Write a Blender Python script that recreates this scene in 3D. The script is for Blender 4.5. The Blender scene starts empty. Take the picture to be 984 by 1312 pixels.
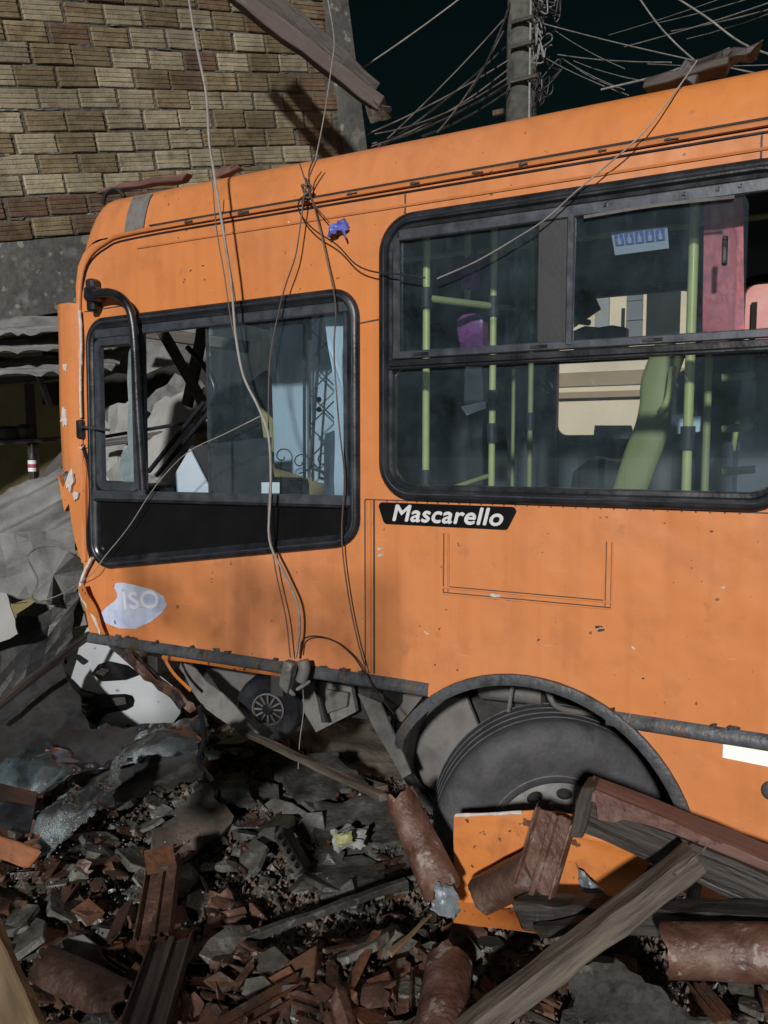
import bpy, bmesh, math, random
from mathutils import Vector, Matrix, noise
from mathutils.geometry import tessellate_polygon
R = math.radians
sc = bpy.context.scene
COL = sc.collection

# ------------------------------------------------------------------ camera, sky, sun, exposure
CAM = Vector((0.0, -3.0, 2.06)); YAW, PITCH = R(27.35), R(-4.65); FPX, PW, PH = 1000.0, 984.0, 1312.0
cam = bpy.data.cameras.new('camera'); cam_o = bpy.data.objects.new('camera', cam); COL.objects.link(cam_o)
cam.sensor_fit = 'HORIZONTAL'; cam.sensor_width = 36.0; cam.lens = 36.0 * FPX / PW
cam.clip_start = 0.05; cam.clip_end = 500
cam_o.location = CAM; cam_o.rotation_euler = (R(90) + PITCH, 0, YAW)
sc.camera = cam_o
SUN_AZ, SUN_EL = R(15), R(20)          # to the right of the bus normal, above the horizon
SDIR = Vector((math.sin(SUN_AZ) * math.cos(SUN_EL), -math.cos(SUN_AZ) * math.cos(SUN_EL), math.sin(SUN_EL)))
world = bpy.data.worlds.new('World'); sc.world = world; world.use_nodes = True
wn = world.node_tree.nodes; wl = world.node_tree.links
for n in list(wn): wn.remove(n)
sky = wn.new('ShaderNodeTexSky'); sky.sky_type = 'NISHITA'; sky.sun_disc = False
sky.sun_elevation = SUN_EL; sky.sun_rotation = math.atan2(SDIR.x, SDIR.y)
bg = wn.new('ShaderNodeBackground'); bg.inputs['Strength'].default_value = 0.0017
wo = wn.new('ShaderNodeOutputWorld'); tint = wn.new('ShaderNodeMix'); tint.data_type = 'RGBA'; tint.blend_type = 'MULTIPLY'; tint.inputs['Factor'].default_value = 1.0
tint.inputs['B'].default_value = (0.55, 1.0, 0.72, 1)     # sodium-and-mercury town sky: green-black
wl.new(sky.outputs[0], tint.inputs['A']); wl.new(tint.outputs['Result'], bg.inputs[0]); wl.new(bg.outputs[0], wo.inputs[0])
sun = bpy.data.lights.new('sun', 'SUN'); sun.energy = 3.4; sun.angle = R(3.0); sun.color = (1.0, 0.965, 0.92)
sun_o = bpy.data.objects.new('sun', sun); COL.objects.link(sun_o); sun_o.location = (3, -9, 6)
sun_o.rotation_euler = SDIR.to_track_quat('Z', 'Y').to_euler()
sc.view_settings.view_transform = 'Standard'; sc.view_settings.look = 'None'
sc.view_settings.exposure = 0.12; sc.view_settings.gamma = 1.0; sc.view_settings.use_curve_mapping = False
sc.cycles.max_bounces = 10; sc.cycles.transparent_max_bounces = 24; sc.cycles.diffuse_bounces = 5
sc.cycles.sample_clamp_indirect = 4.0

# survey helpers: a sight line from the survey point to a known plane
FW = Vector((-math.sin(YAW) * math.cos(PITCH), math.cos(YAW) * math.cos(PITCH), math.sin(PITCH)))
RT = Vector((math.cos(YAW), math.sin(YAW), 0)); UP = RT.cross(FW)
def ray(px, py): return FW + RT * ((px - PW / 2) / FPX) - UP * ((py - PH / 2) / FPX)
def PY(px, py, Y=0.0): v = ray(px, py); return CAM + v * ((Y - CAM.y) / v.y)
def PZ(px, py, Z=0.0): v = ray(px, py); return CAM + v * ((Z - CAM.z) / v.z)
def PD(px, py, d): return CAM + ray(px, py) * d
def px_of(p):
    v = Vector(p) - CAM; d = v.dot(FW)
    return (PW / 2 + FPX * v.dot(RT) / d, PH / 2 - FPX * v.dot(UP) / d, d)
rnd = random.Random(7)

# ------------------------------------------------------------------ materials
def nodes_of(name):
    m = bpy.data.materials.new(name); m.use_nodes = True
    nt = m.node_tree; b = nt.nodes['Principled BSDF']
    return m, nt, nt.nodes.new, nt.links.new, b
def ramp(new, cols, pos=None):
    r = new('ShaderNodeValToRGB'); e = r.color_ramp.elements
    n = len(cols)
    pos = pos or [0.3 + 0.4 * i / max(1, n - 1) for i in range(n)]
    while len(e) < n: e.new(0.5)
    for i, c in enumerate(cols): e[i].position = pos[i]; e[i].color = (*c, 1)
    return r
def M(name, cols, rough=(0.5, 0.7), scale=6, bump=0.2, bscale=30, metal=0.0, rand=0.0, pos=None, spots=None, coord='Object', bdist=0.01, stretch=None, stain=0.0):
    m, nt, new, ln, b = nodes_of(name)
    tc = new('ShaderNodeTexCoord')
    n1 = new('ShaderNodeTexNoise'); n1.inputs['Scale'].default_value = scale; n1.inputs['Detail'].default_value = 7; n1.inputs['Roughness'].default_value = 0.62
    oi = new('ShaderNodeObjectInfo')
    add = new('ShaderNodeVectorMath'); add.operation = 'MULTIPLY_ADD'
    ln(oi.outputs['Random'], add.inputs[0]); add.inputs[1].default_value = (37, 17, 53) if rand else (0, 0, 0)
    src = tc.outputs[coord]
    if stretch:
        mp = new('ShaderNodeMapping'); mp.inputs['Scale'].default_value = stretch; ln(src, mp.inputs['Vector']); src = mp.outputs[0]
    ln(src, add.inputs[2]); ln(add.outputs[0], n1.inputs['Vector'])
    r = ramp(new, cols, pos); ln(n1.outputs['Fac'], r.inputs[0]); out = r.outputs[0]
    if spots:
        sscale, thr, scol = spots
        n3 = new('ShaderNodeTexNoise'); n3.inputs['Scale'].default_value = sscale; n3.inputs['Detail'].default_value = 3; ln(add.outputs[0], n3.inputs['Vector'])
        rr = ramp(new, [(0, 0, 0), (1, 1, 1)], [thr, thr + 0.03]); ln(n3.outputs['Fac'], rr.inputs[0])
        mx = new('ShaderNodeMix'); mx.data_type = 'RGBA'; ln(rr.outputs[0], mx.inputs['Factor']); ln(out, mx.inputs['A']); mx.inputs['B'].default_value = (*scol, 1); out = mx.outputs['Result']
    if rand:
        h = new('ShaderNodeHueSaturation'); mr = new('ShaderNodeMapRange')
        ln(oi.outputs['Random'], mr.inputs[0]); mr.inputs[3].default_value = 1 - rand; mr.inputs[4].default_value = 1 + rand
        ln(mr.outputs[0], h.inputs['Value']); ln(out, h.inputs['Color']); out = h.outputs[0]
    if stain:      # soot and damp running across several pieces
        gp = new('ShaderNodeNewGeometry'); ns = new('ShaderNodeTexNoise'); ns.inputs['Scale'].default_value = 1.3; ns.inputs['Detail'].default_value = 7; ns.inputs['Roughness'].default_value = .65; ln(gp.outputs['Position'], ns.inputs['Vector'])
        rs_ = ramp(new, [(1 - stain,) * 3, (1, 1, 1)], [.40, .60]); ln(ns.outputs['Fac'], rs_.inputs[0])
        ms = new('ShaderNodeMix'); ms.data_type = 'RGBA'; ms.blend_type = 'MULTIPLY'; ms.inputs['Factor'].default_value = 1; ln(out, ms.inputs['A']); ln(rs_.outputs[0], ms.inputs['B']); out = ms.outputs['Result']
    ln(out, b.inputs['Base Color'])
    rg = new('ShaderNodeMapRange'); ln(n1.outputs['Fac'], rg.inputs[0]); rg.inputs[1].default_value = .3; rg.inputs[2].default_value = .7
    rg.inputs[3].default_value = rough[0]; rg.inputs[4].default_value = rough[1]; ln(rg.outputs[0], b.inputs['Roughness'])
    b.inputs['Metallic'].default_value = metal
    if bump:
        n2 = new('ShaderNodeTexNoise'); n2.inputs['Scale'].default_value = bscale; n2.inputs['Detail'].default_value = 6; ln(add.outputs[0], n2.inputs['Vector'])
        bp = new('ShaderNodeBump'); bp.inputs['Strength'].default_value = bump; bp.inputs['Distance'].default_value = bdist
        ln(n2.outputs['Fac'], bp.inputs['Height']); ln(bp.outputs[0], b.inputs['Normal'])
    return m

def paint_mat(name, c, c2, dirt=(0.10, 0.045, 0.02)):
    m, nt, new, ln, b = nodes_of(name)
    tc = new('ShaderNodeTexCoord')
    n1 = new('ShaderNodeTexNoise'); n1.inputs['Scale'].default_value = .7; n1.inputs['Detail'].default_value = 4; ln(tc.outputs['Object'], n1.inputs['Vector'])
    r = ramp(new, [c, c2], [0.3, 0.72]); ln(n1.outputs['Fac'], r.inputs[0])
    # rain streaks: noise stretched along the height
    mp = new('ShaderNodeMapping'); mp.inputs['Scale'].default_value = (16, 16, 0.7); ln(tc.outputs['Object'], mp.inputs['Vector'])
    n2 = new('ShaderNodeTexNoise'); n2.inputs['Scale'].default_value = 1; n2.inputs['Detail'].default_value = 5; ln(mp.outputs[0], n2.inputs['Vector'])
    r2 = ramp(new, [(0, 0, 0), (0.32, 0.32, 0.32)], [0.48, 0.78]); ln(n2.outputs['Fac'], r2.inputs[0])
    mx = new('ShaderNodeMix'); mx.data_type = 'RGBA'; ln(r2.outputs[0], mx.inputs['Factor']); ln(r.outputs[0], mx.inputs['A']); mx.inputs['B'].default_value = (c[0] * .55, c[1] * .5, c[2] * .6, 1)
    # flecks of dirt
    n3 = new('ShaderNodeTexNoise'); n3.inputs['Scale'].default_value = 34; n3.inputs['Detail'].default_value = 2; ln(tc.outputs['Object'], n3.inputs['Vector'])
    r3 = ramp(new, [(0, 0, 0), (.8, .8, .8)], [0.735, 0.76]); ln(n3.outputs['Fac'], r3.inputs[0])
    mx2 = new('ShaderNodeMix'); mx2.data_type = 'RGBA'; ln(r3.outputs[0], mx2.inputs['Factor']); ln(mx.outputs['Result'], mx2.inputs['A']); mx2.inputs['B'].default_value = (*dirt, 1)
    # grime clouds
    n5 = new('ShaderNodeTexNoise'); n5.inputs['Scale'].default_value = 3.7; n5.inputs['Detail'].default_value = 8; n5.inputs['Roughness'].default_value = .7; ln(tc.outputs['Object'], n5.inputs['Vector'])
    r5 = ramp(new, [(0, 0, 0), (.6, .6, .6)], [0.5, 0.74]); ln(n5.outputs['Fac'], r5.inputs[0])
    mx3 = new('ShaderNodeMix'); mx3.data_type = 'RGBA'; ln(r5.outputs[0], mx3.inputs['Factor']); ln(mx2.outputs['Result'], mx3.inputs['A']); mx3.inputs['B'].default_value = (c[0] * .6, c[1] * .62, c[2] * .9, 1)
    n6 = new('ShaderNodeTexNoise'); n6.inputs['Scale'].default_value = 9; n6.inputs['Detail'].default_value = 6; n6.inputs['Roughness'].default_value = .6; ln(tc.outputs['Object'], n6.inputs['Vector'])
    r6 = ramp(new, [(0, 0, 0), (.55, .55, .55)], [0.64, 0.74]); ln(n6.outputs['Fac'], r6.inputs[0])
    mx4 = new('ShaderNodeMix'); mx4.data_type = 'RGBA'; ln(r6.outputs[0], mx4.inputs['Factor']); ln(mx3.outputs['Result'], mx4.inputs['A']); mx4.inputs['B'].default_value = (.30, .12, .055, 1)
    mp8 = new('ShaderNodeMapping'); mp8.inputs['Scale'].default_value = (3, 3, 40); mp8.inputs['Rotation'].default_value = (0, .5, 0); ln(tc.outputs['Object'], mp8.inputs['Vector'])
    n8 = new('ShaderNodeTexNoise'); n8.inputs['Scale'].default_value = 1.6; n8.inputs['Detail'].default_value = 3; ln(mp8.outputs[0], n8.inputs['Vector'])
    r8 = ramp(new, [(0, 0, 0), (.22, .22, .22)], [0.70, 0.73]); ln(n8.outputs['Fac'], r8.inputs[0])
    mx5 = new('ShaderNodeMix'); mx5.data_type = 'RGBA'; ln(r8.outputs[0], mx5.inputs['Factor']); ln(mx4.outputs['Result'], mx5.inputs['A']); mx5.inputs['B'].default_value = (.66, .40, .26, 1)
    ln(mx5.outputs['Result'], b.inputs['Base Color'])
    rg = new('ShaderNodeMapRange'); ln(n5.outputs['Fac'], rg.inputs[0]); rg.inputs[1].default_value = .3; rg.inputs[2].default_value = .7; rg.inputs[3].default_value = .34; rg.inputs[4].default_value = .55
    ln(rg.outputs[0], b.inputs['Roughness']); b.inputs['Specular IOR Level'].default_value = .4
    n4 = new('ShaderNodeTexNoise'); n4.inputs['Scale'].default_value = 2.2; n4.inputs['Detail'].default_value = 3; ln(tc.outputs['Object'], n4.inputs['Vector'])
    bp = new('ShaderNodeBump'); bp.inputs['Strength'].default_value = .5; bp.inputs['Distance'].default_value = .07; ln(n4.outputs['Fac'], bp.inputs['Height']); ln(bp.outputs[0], b.inputs['Normal'])
    return m

def glass_mat(name, tint=(0.80, 0.86, 0.88), dust_haze=0.03, dcol=(0.45, 0.5, 0.55), rough=0.02, cracks=0.0):
    m, nt, new, ln, b = nodes_of(name); nt.nodes.remove(b)
    out = nt.nodes['Material Output']
    tr = new('ShaderNodeBsdfTransparent'); tr.inputs[0].default_value = (*tint, 1)
    gl = new('ShaderNodeBsdfGlossy'); gl.inputs['Roughness'].default_value = rough; gl.inputs[0].default_value = (.9, .95, 1, 1)
    lw = new('ShaderNodeFresnel'); lw.inputs[0].default_value = 1.5
    mx = new('ShaderNodeMixShader'); ln(lw.outputs[0], mx.inputs[0]); ln(tr.outputs[0], mx.inputs[1]); ln(gl.outputs[0], mx.inputs[2])
    df = new('ShaderNodeBsdfDiffuse'); df.inputs[0].default_value = (*dcol, 1)
    tc = new('ShaderNodeTexCoord'); n1 = new('ShaderNodeTexNoise'); n1.inputs['Scale'].default_value = 2.3; n1.inputs['Detail'].default_value = 8; n1.inputs['Roughness'].default_value = .7; ln(tc.outputs['Object'], n1.inputs['Vector'])
    mr = new('ShaderNodeMapRange'); ln(n1.outputs['Fac'], mr.inputs[0]); mr.inputs[1].default_value = .35; mr.inputs[2].default_value = .75; mr.inputs[3].default_value = dust_haze * .25; mr.inputs[4].default_value = dust_haze * 2.2
    n2 = new('ShaderNodeTexNoise'); n2.inputs['Scale'].default_value = 70; n2.inputs['Detail'].default_value = 1; ln(tc.outputs['Object'], n2.inputs['Vector'])
    r2 = ramp(new, [(0, 0, 0), (.4, .4, .4)], [.80, .84]); ln(n2.outputs['Fac'], r2.inputs[0])
    ad = new('ShaderNodeMath'); ad.operation = 'MAXIMUM'; ln(mr.outputs[0], ad.inputs[0]); ln(r2.outputs[0], ad.inputs[1]); fac = ad.outputs[0]
    if cracks:
        vo = new('ShaderNodeTexVoronoi'); vo.feature = 'DISTANCE_TO_EDGE'; vo.inputs['Scale'].default_value = 120
        n6 = new('ShaderNodeTexNoise'); n6.inputs['Scale'].default_value = 3; n6.inputs['Detail'].default_value = 5; ln(tc.outputs['Object'], n6.inputs['Vector'])
        wv = new('ShaderNodeVectorMath'); wv.operation = 'MULTIPLY_ADD'; ln(n6.outputs['Color'], wv.inputs[0]); wv.inputs[1].default_value = (.12, .12, .12); ln(tc.outputs['Object'], wv.inputs[2]); ln(wv.outputs[0], vo.inputs['Vector'])
        r6 = ramp(new, [(1, 1, 1), (0, 0, 0)], [0.0, 0.07]); ln(vo.outputs['Distance'], r6.inputs[0])
        r7 = ramp(new, [(0.05, 0.05, 0.05), (cracks, cracks, cracks)], [.50, .60]); ln(n6.outputs['Fac'], r7.inputs[0])
        mu = new('ShaderNodeMath'); mu.operation = 'MULTIPLY'; ln(r6.outputs[0], mu.inputs[0]); ln(r7.outputs[0], mu.inputs[1])
        a2 = new('ShaderNodeMath'); a2.operation = 'MAXIMUM'; ln(fac, a2.inputs[0]); ln(mu.outputs[0], a2.inputs[1]); fac = a2.outputs[0]
    mp = new('ShaderNodeMapping'); mp.inputs['Scale'].default_value = (7, 7, 1.3); mp.inputs['Rotation'].default_value = (0, .35, 0); ln(tc.outputs['Object'], mp.inputs['Vector'])
    n7 = new('ShaderNodeTexNoise'); n7.inputs['Scale'].default_value = 1.0; n7.inputs['Detail'].default_value = 9; n7.inputs['Roughness'].default_value = .75; ln(mp.outputs[0], n7.inputs['Vector'])
    r9 = ramp(new, [(0, 0, 0), (dust_haze * 1.8,) * 3], [.5, .8]); ln(n7.outputs['Fac'], r9.inputs[0])
    a3 = new('ShaderNodeMath'); a3.operation = 'ADD'; ln(fac, a3.inputs[0]); ln(r9.outputs[0], a3.inputs[1]); fac = a3.outputs[0]
    m2 = new('ShaderNodeMixShader'); ln(fac, m2.inputs[0]); ln(mx.outputs[0], m2.inputs[1]); ln(df.outputs[0], m2.inputs[2]); ln(m2.outputs[0], out.inputs['Surface'])
    return m

MT = {}
MT['orange'] = paint_mat('bus_orange_paint', (0.575, 0.198, 0.052), (0.54, 0.215, 0.095))
MT['orange2'] = M('torn_orange_panel', [(0.46, 0.15, 0.03), (0.52, 0.18, 0.045), (0.30, 0.09, 0.03)], (.35, .6), 5, .15, 20, spots=(26, .64, (.10, .035, .02)))
MT['rubber'] = M('black_rubber', [(0.006, 0.007, 0.009), (0.016, 0.018, 0.023), (0.035, 0.039, 0.048)], (.18, .42), 7, .08, 60, pos=[.3, .55, .8])
MT['blackpanel'] = M('black_gloss_panel', [(0.004, 0.004, 0.005), (0.007, 0.007, 0.008)], (.12, .25), 5, 0)
MT['alu'] = M('dark_anodised', [(0.03, 0.035, 0.045), (0.07, 0.08, 0.10)], (.3, .5), 14, .05, 60, metal=.3)
MT['strip'] = M('rub_strip_plastic', [(0.025, 0.028, 0.034), (0.07, 0.075, 0.085), (0.018, 0.018, 0.019)], (.35, .65), 12, .4, 50, spots=(14, .6, (.075, .055, .04)))
MT['tyre'] = M('dusty_tyre', [(0.022, 0.023, 0.026), (0.055, 0.055, 0.06), (0.035, 0.035, 0.038), (0.10, 0.095, 0.09)], (.6, .85), 7, .3, 60, pos=[.28, .45, .6, .74])
MT['rim'] = M('steel_rim', [(0.16, 0.16, 0.16), (0.30, 0.30, 0.29)], (.4, .6), 12, .1, 50, metal=.4)
MT['liner'] = M('grey_liner', [(0.07, 0.068, 0.068), (0.14, 0.13, 0.125), (0.09, 0.085, 0.08)], (.5, .75), 5, .2, 30)
MT['under'] = M('underbody', [(0.02, 0.02, 0.02), (0.055, 0.052, 0.05)], (.5, .8), 7, .3, 30)
MT['grey'] = M('grey_metal_sheet', [(0.09, 0.088, 0.085), (0.17, 0.165, 0.16), (0.07, 0.06, 0.055)], (.4, .7), 7, .2, 25)
MT['lining'] = M('interior_lining', [(0.055, 0.063, 0.07), (0.085, 0.096, 0.105)], (.5, .7), 3, .05, 40)
MT['dark_int'] = M('interior_dark', [(0.012, 0.014, 0.016), (0.03, 0.032, 0.036)], (.5, .7), 5, .1, 40)
MT['yellow'] = M('yellow_pole_paint', [(0.36, 0.38, 0.14), (0.46, 0.47, 0.20)], (.3, .45), 6, .05, 50)
MT['olive'] = M('yellow_green_panel', [(0.20, 0.21, 0.085), (0.27, 0.28, 0.12)], (.4, .6), 4, .05, 30)
MT['seat'] = M('seat_blue_grey', [(0.03, 0.04, 0.06), (0.06, 0.075, 0.10)], (.6, .8), 6, .2, 60)
MT['purple'] = M('purple_plastic', [(0.06, 0.02, 0.16), (0.22, 0.06, 0.20), (0.03, 0.02, 0.12)], (.3, .5), 18, .3, 40)
MT['red'] = M('red_glow_and_label', [(0.22, 0.025, 0.035), (0.42, 0.07, 0.09), (0.10, 0.03, 0.06)], (.3, .6), 9, .3, 20)  # red glow painted as colour; also the red of the bottle label
MT['white'] = M('white_plastic', [(0.62, 0.66, 0.70), (0.74, 0.77, 0.80)], (.3, .5), 4, .05, 40)
MT['paper'] = M('white_paper', [(0.70, 0.70, 0.72), (0.80, 0.80, 0.80)], (.6, .8), 8, .1, 30)
MT['blueprint'] = M('blue_print', [(0.03, 0.05, 0.22), (0.05, 0.08, 0.30)], (.5, .7), 8, 0)
MT['decal'] = M('worn_blue_white_decal', [(0.30, 0.36, 0.56), (0.46, 0.51, 0.66), (0.56, 0.59, 0.70)], (.4, .6), 9, .1, 60, spots=(20, .66, (.10, .13, .26)))
MT['decal_white'] = M('decal_white', [(0.62, 0.65, 0.74), (0.68, 0.70, 0.77)], (.4, .6), 9, 0)
MT['letters'] = M('plate_letters', [(0.50, 0.52, 0.53), (0.60, 0.61, 0.62)], (.3, .5), 20, .05, 60)
MT['reflector'] = M('reflective_tape', [(0.92, 0.92, 0.90), (0.95, 0.95, 0.94)], (.2, .3), 20, 0)
MT['panelblue'] = M('pale_blue_panel', [(0.34, 0.42, 0.50), (0.46, 0.54, 0.62)], (.4, .6), 2.5, .05, 20)
MT['bumper'] = M('car_white_paint', [(0.36, 0.385, 0.41), (0.44, 0.465, 0.49)], (.2, .35), 3, .03, 20, spots=(18, .70, (.2, .2, .21)))
MT['chrome'] = M('chrome', [(0.75, 0.75, 0.76), (0.8, 0.8, 0.8)], (.08, .16), 5, 0, metal=1.0)
MT['glass'] = glass_mat('bus_glass', (0.88, 0.93, 0.95), dust_haze=.028, dcol=(.30, .41, .50))  # bluish veil paints window reflections as well as dust
MT['glass_clear'] = glass_mat('far_glass', (0.95, 0.95, 0.95), dust_haze=.004)
MT['glass_cracked'] = glass_mat('shattered_glass', (0.66, 0.74, 0.76), dust_haze=.05, dcol=(.55, .60, .62), rough=.10, cracks=.95)
MT['shard'] = glass_mat('glass_shard', (0.55, 0.64, 0.64), dust_haze=.25, dcol=(.5, .58, .6), rough=.1, cracks=.9)
MT['brick_cream'] = M('brick_cream', [(0.19, 0.160, 0.10), (0.30, 0.262, 0.178), (0.36, 0.325, 0.24)], (.8, .95), 11, .5, 60, rand=.14, stain=.38)
MT['brick_tan'] = M('brick_tan', [(0.125, 0.094, 0.05), (0.205, 0.160, 0.092), (0.26, 0.212, 0.13)], (.8, .95), 11, .5, 60, rand=.18, stain=.38)
MT['brick_clay'] = M('brick_clay', [(0.075, 0.046, 0.028), (0.135, 0.085, 0.052), (0.18, 0.125, 0.082)], (.8, .95), 11, .5, 60, rand=.2, stain=.38)
MT['mortar'] = M('mortar', [(0.05, 0.044, 0.034), (0.11, 0.098, 0.076), (0.16, 0.148, 0.12)], (.85, .95), 9, .8, 30, bdist=.02, stain=.38)
MT['concrete'] = M('concrete', [(0.055, 0.057, 0.053), (0.13, 0.132, 0.124), (0.10, 0.098, 0.09), (0.24, 0.238, 0.228)], (.75, .95), 5, .7, 22, pos=[.3, .45, .56, .7], spots=(9, .63, (.30, .28, .24)), stain=.38)
MT['pole'] = M('concrete_pole', [(0.04, 0.043, 0.038), (0.09, 0.09, 0.078), (0.14, 0.14, 0.125)], (.8, .95), 11, .6, 20, stain=.38)
MT['wood_dark'] = M('dark_wet_wood', [(0.010, 0.008, 0.007), (0.028, 0.022, 0.019), (0.055, 0.044, 0.038), (0.09, 0.077, 0.068)], (.4, .8), 24, .6, 60, rand=.25, pos=[.3, .45, .6, .75], stretch=(1, .10, 1))
MT['wood_grey'] = M('grey_old_wood', [(0.03, 0.024, 0.019), (0.07, 0.057, 0.046), (0.11, 0.092, 0.074), (0.15, 0.13, 0.105)], (.5, .85), 26, .6, 60, rand=.2, pos=[.3, .45, .58, .72], stretch=(1, .10, 1))
MT['wood_red'] = M('red_brown_wood', [(0.05, 0.022, 0.018), (0.10, 0.047, 0.040), (0.14, 0.075, 0.063), (0.17, 0.12, 0.105)], (.5, .8), 22, .5, 55, pos=[.3, .45, .6, .74], stretch=(1, .10, 1))
MT['wood_rafter'] = M('rafter_wood', [(0.025, 0.015, 0.013), (0.055, 0.034, 0.03), (0.09, 0.064, 0.056)], (.5, .8), 22, .6, 55, stretch=(1, .10, 1))
MT['orange_dirty'] = M('dirty_orange', [(0.10, 0.035, 0.014), (0.24, 0.085, 0.028), (0.17, 0.06, 0.025)], (.4, .7), 9, .3, 25)
MT['wood_pale'] = M('pale_wood', [(0.07, 0.046, 0.023), (0.14, 0.095, 0.05), (0.18, 0.13, 0.075)], (.6, .85), 20, .4, 50, stretch=(1, .10, 1))
MT['tile'] = M('clay_tile_wet_dim', [(0.030, 0.020, 0.016), (0.062, 0.036, 0.027), (0.095, 0.050, 0.036), (0.17, 0.14, 0.122)], (.16, .7), 10, .6, 45, rand=.45, pos=[.28, .44, .58, .70])  # albedo lowered for wet and for light falling off near the ground
MT['tile_pink'] = M('clay_tile_dusty', [(0.040, 0.020, 0.015), (0.085, 0.040, 0.029), (0.12, 0.064, 0.05), (0.26, 0.20, 0.18)], (.3, .75), 9, .8, 38, pos=[.3, .46, .58, .72], spots=(16, .64, (.22, .18, .16)))
MT['clay'] = M('clay_fresh_break', [(0.07, 0.034, 0.02), (0.13, 0.058, 0.031), (0.055, 0.030, 0.021), (0.15, 0.12, 0.10)], (.4, .85), 9, .5, 40, rand=.45, pos=[.3, .46, .6, .74])  # clay darkened too for the weaker light over the rubble
MT['plaster'] = M('wet_plaster', [(0.035, 0.034, 0.030), (0.085, 0.082, 0.073), (0.13, 0.128, 0.117), (0.22, 0.222, 0.21)], (.16, .75), 9, .8, 35, rand=.45, pos=[.28, .44, .58, .72])
MT['slab'] = M('lichen_slab', [(0.02, 0.02, 0.019), (0.055, 0.055, 0.052), (0.03, 0.027, 0.024), (0.15, 0.15, 0.14)], (.5, .85), 11, .5, 30, pos=[.32, .45, .55, .68])
MT['rubble'] = M('fine_rubble', [(0.05, 0.044, 0.039), (0.11, 0.096, 0.082), (0.14, 0.10, 0.078), (0.24, 0.235, 0.215)], (.35, .9), 5, .4, 40, pos=[.3, .45, .58, .72])
MT['ground'] = M('dirt_ground', [(0.05, 0.046, 0.04), (0.125, 0.115, 0.098), (0.15, 0.125, 0.10), (0.25, 0.245, 0.225)], (.35, .9), 5, .5, 26, pos=[.3, .45, .58, .72], bdist=.02)
MT['sheet'] = M('fibre_cement_sheet', [(0.07, 0.072, 0.068), (0.15, 0.152, 0.148), (0.23, 0.232, 0.228)], (.6, .9), 4, .3, 40)
MT['sheet_white'] = M('white_board', [(0.20, 0.20, 0.195), (0.31, 0.31, 0.305)], (.5, .8), 3, .1, 30)
MT['tarp'] = M('dark_sheet', [(0.012, 0.012, 0.013), (0.04, 0.04, 0.043), (0.025, 0.022, 0.02), (0.10, 0.10, 0.10)], (.35, .7), 5, .4, 24, pos=[.3, .48, .6, .78])
MT['ochre'] = M('ochre_wall', [(0.12, 0.10, 0.045), (0.20, 0.165, 0.075)], (.8, .95), 3, .3, 20)
MT['cream'] = M('cream_wall', [(0.55, 0.44, 0.30), (0.66, 0.55, 0.40)], (.8, .95), 1.2, .2, 20)
MT['brown'] = M('brown_render', [(0.24, 0.17, 0.10), (0.34, 0.25, 0.16)], (.8, .95), 2, .3, 20)
MT['redlitwall'] = M('red_lit_wall', [(0.60, 0.24, 0.22), (0.74, 0.42, 0.40)], (.8, .95), 2, .2, 20)  # red light falling on the wall put into its colour
MT['door'] = M('grey_door', [(0.10, 0.11, 0.12), (0.15, 0.16, 0.175)], (.5, .7), 4, .05, 20)
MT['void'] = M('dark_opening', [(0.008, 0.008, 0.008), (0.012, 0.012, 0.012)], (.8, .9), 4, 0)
MT['wire_pale'] = M('pale_cable', [(0.20, 0.185, 0.175), (0.32, 0.30, 0.285)], (.5, .7), 20, 0)
MT['wire_white'] = M('whitish_cable', [(0.12, 0.12, 0.115), (0.26, 0.26, 0.25)], (.5, .7), 20, 0)
MT['wire_brown'] = M('brown_cable', [(0.07, 0.05, 0.045), (0.12, 0.095, 0.09)], (.5, .7), 20, 0)
MT['wire_black'] = M('black_cable', [(0.012, 0.012, 0.014), (0.03, 0.03, 0.03)], (.4, .6), 20, 0)
MT['bluetape'] = M('blue_tape', [(0.05, 0.07, 0.36), (0.16, 0.18, 0.52)], (.3, .5), 30, .5, 60)
MT['iron'] = M('black_iron', [(0.015, 0.015, 0.015), (0.03, 0.03, 0.03)], (.5, .7), 8, .1, 40)
MT['asphalt'] = M('asphalt', [(0.03, 0.03, 0.03), (0.06, 0.06, 0.058)], (.7, .9), 8, .4, 60)
MT['sign'] = M('dimmed_sign', [(0.20, 0.22, 0.26), (0.26, 0.28, 0.31)], (.5, .7), 8, 0)
MT['foil'] = M('foil', [(0.10, 0.125, 0.15), (0.24, 0.28, 0.31)], (.25, .5), 14, .3, 40)
MT['bag'] = M('bag_plastic', [(0.16, 0.165, 0.165), (0.34, 0.345, 0.34)], (.3, .6), 14, .3, 40)
MT['foam'] = M('torn_filler', [(0.42, 0.36, 0.33), (0.62, 0.58, 0.56)], (.6, .9), 24, .6, 60)

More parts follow.
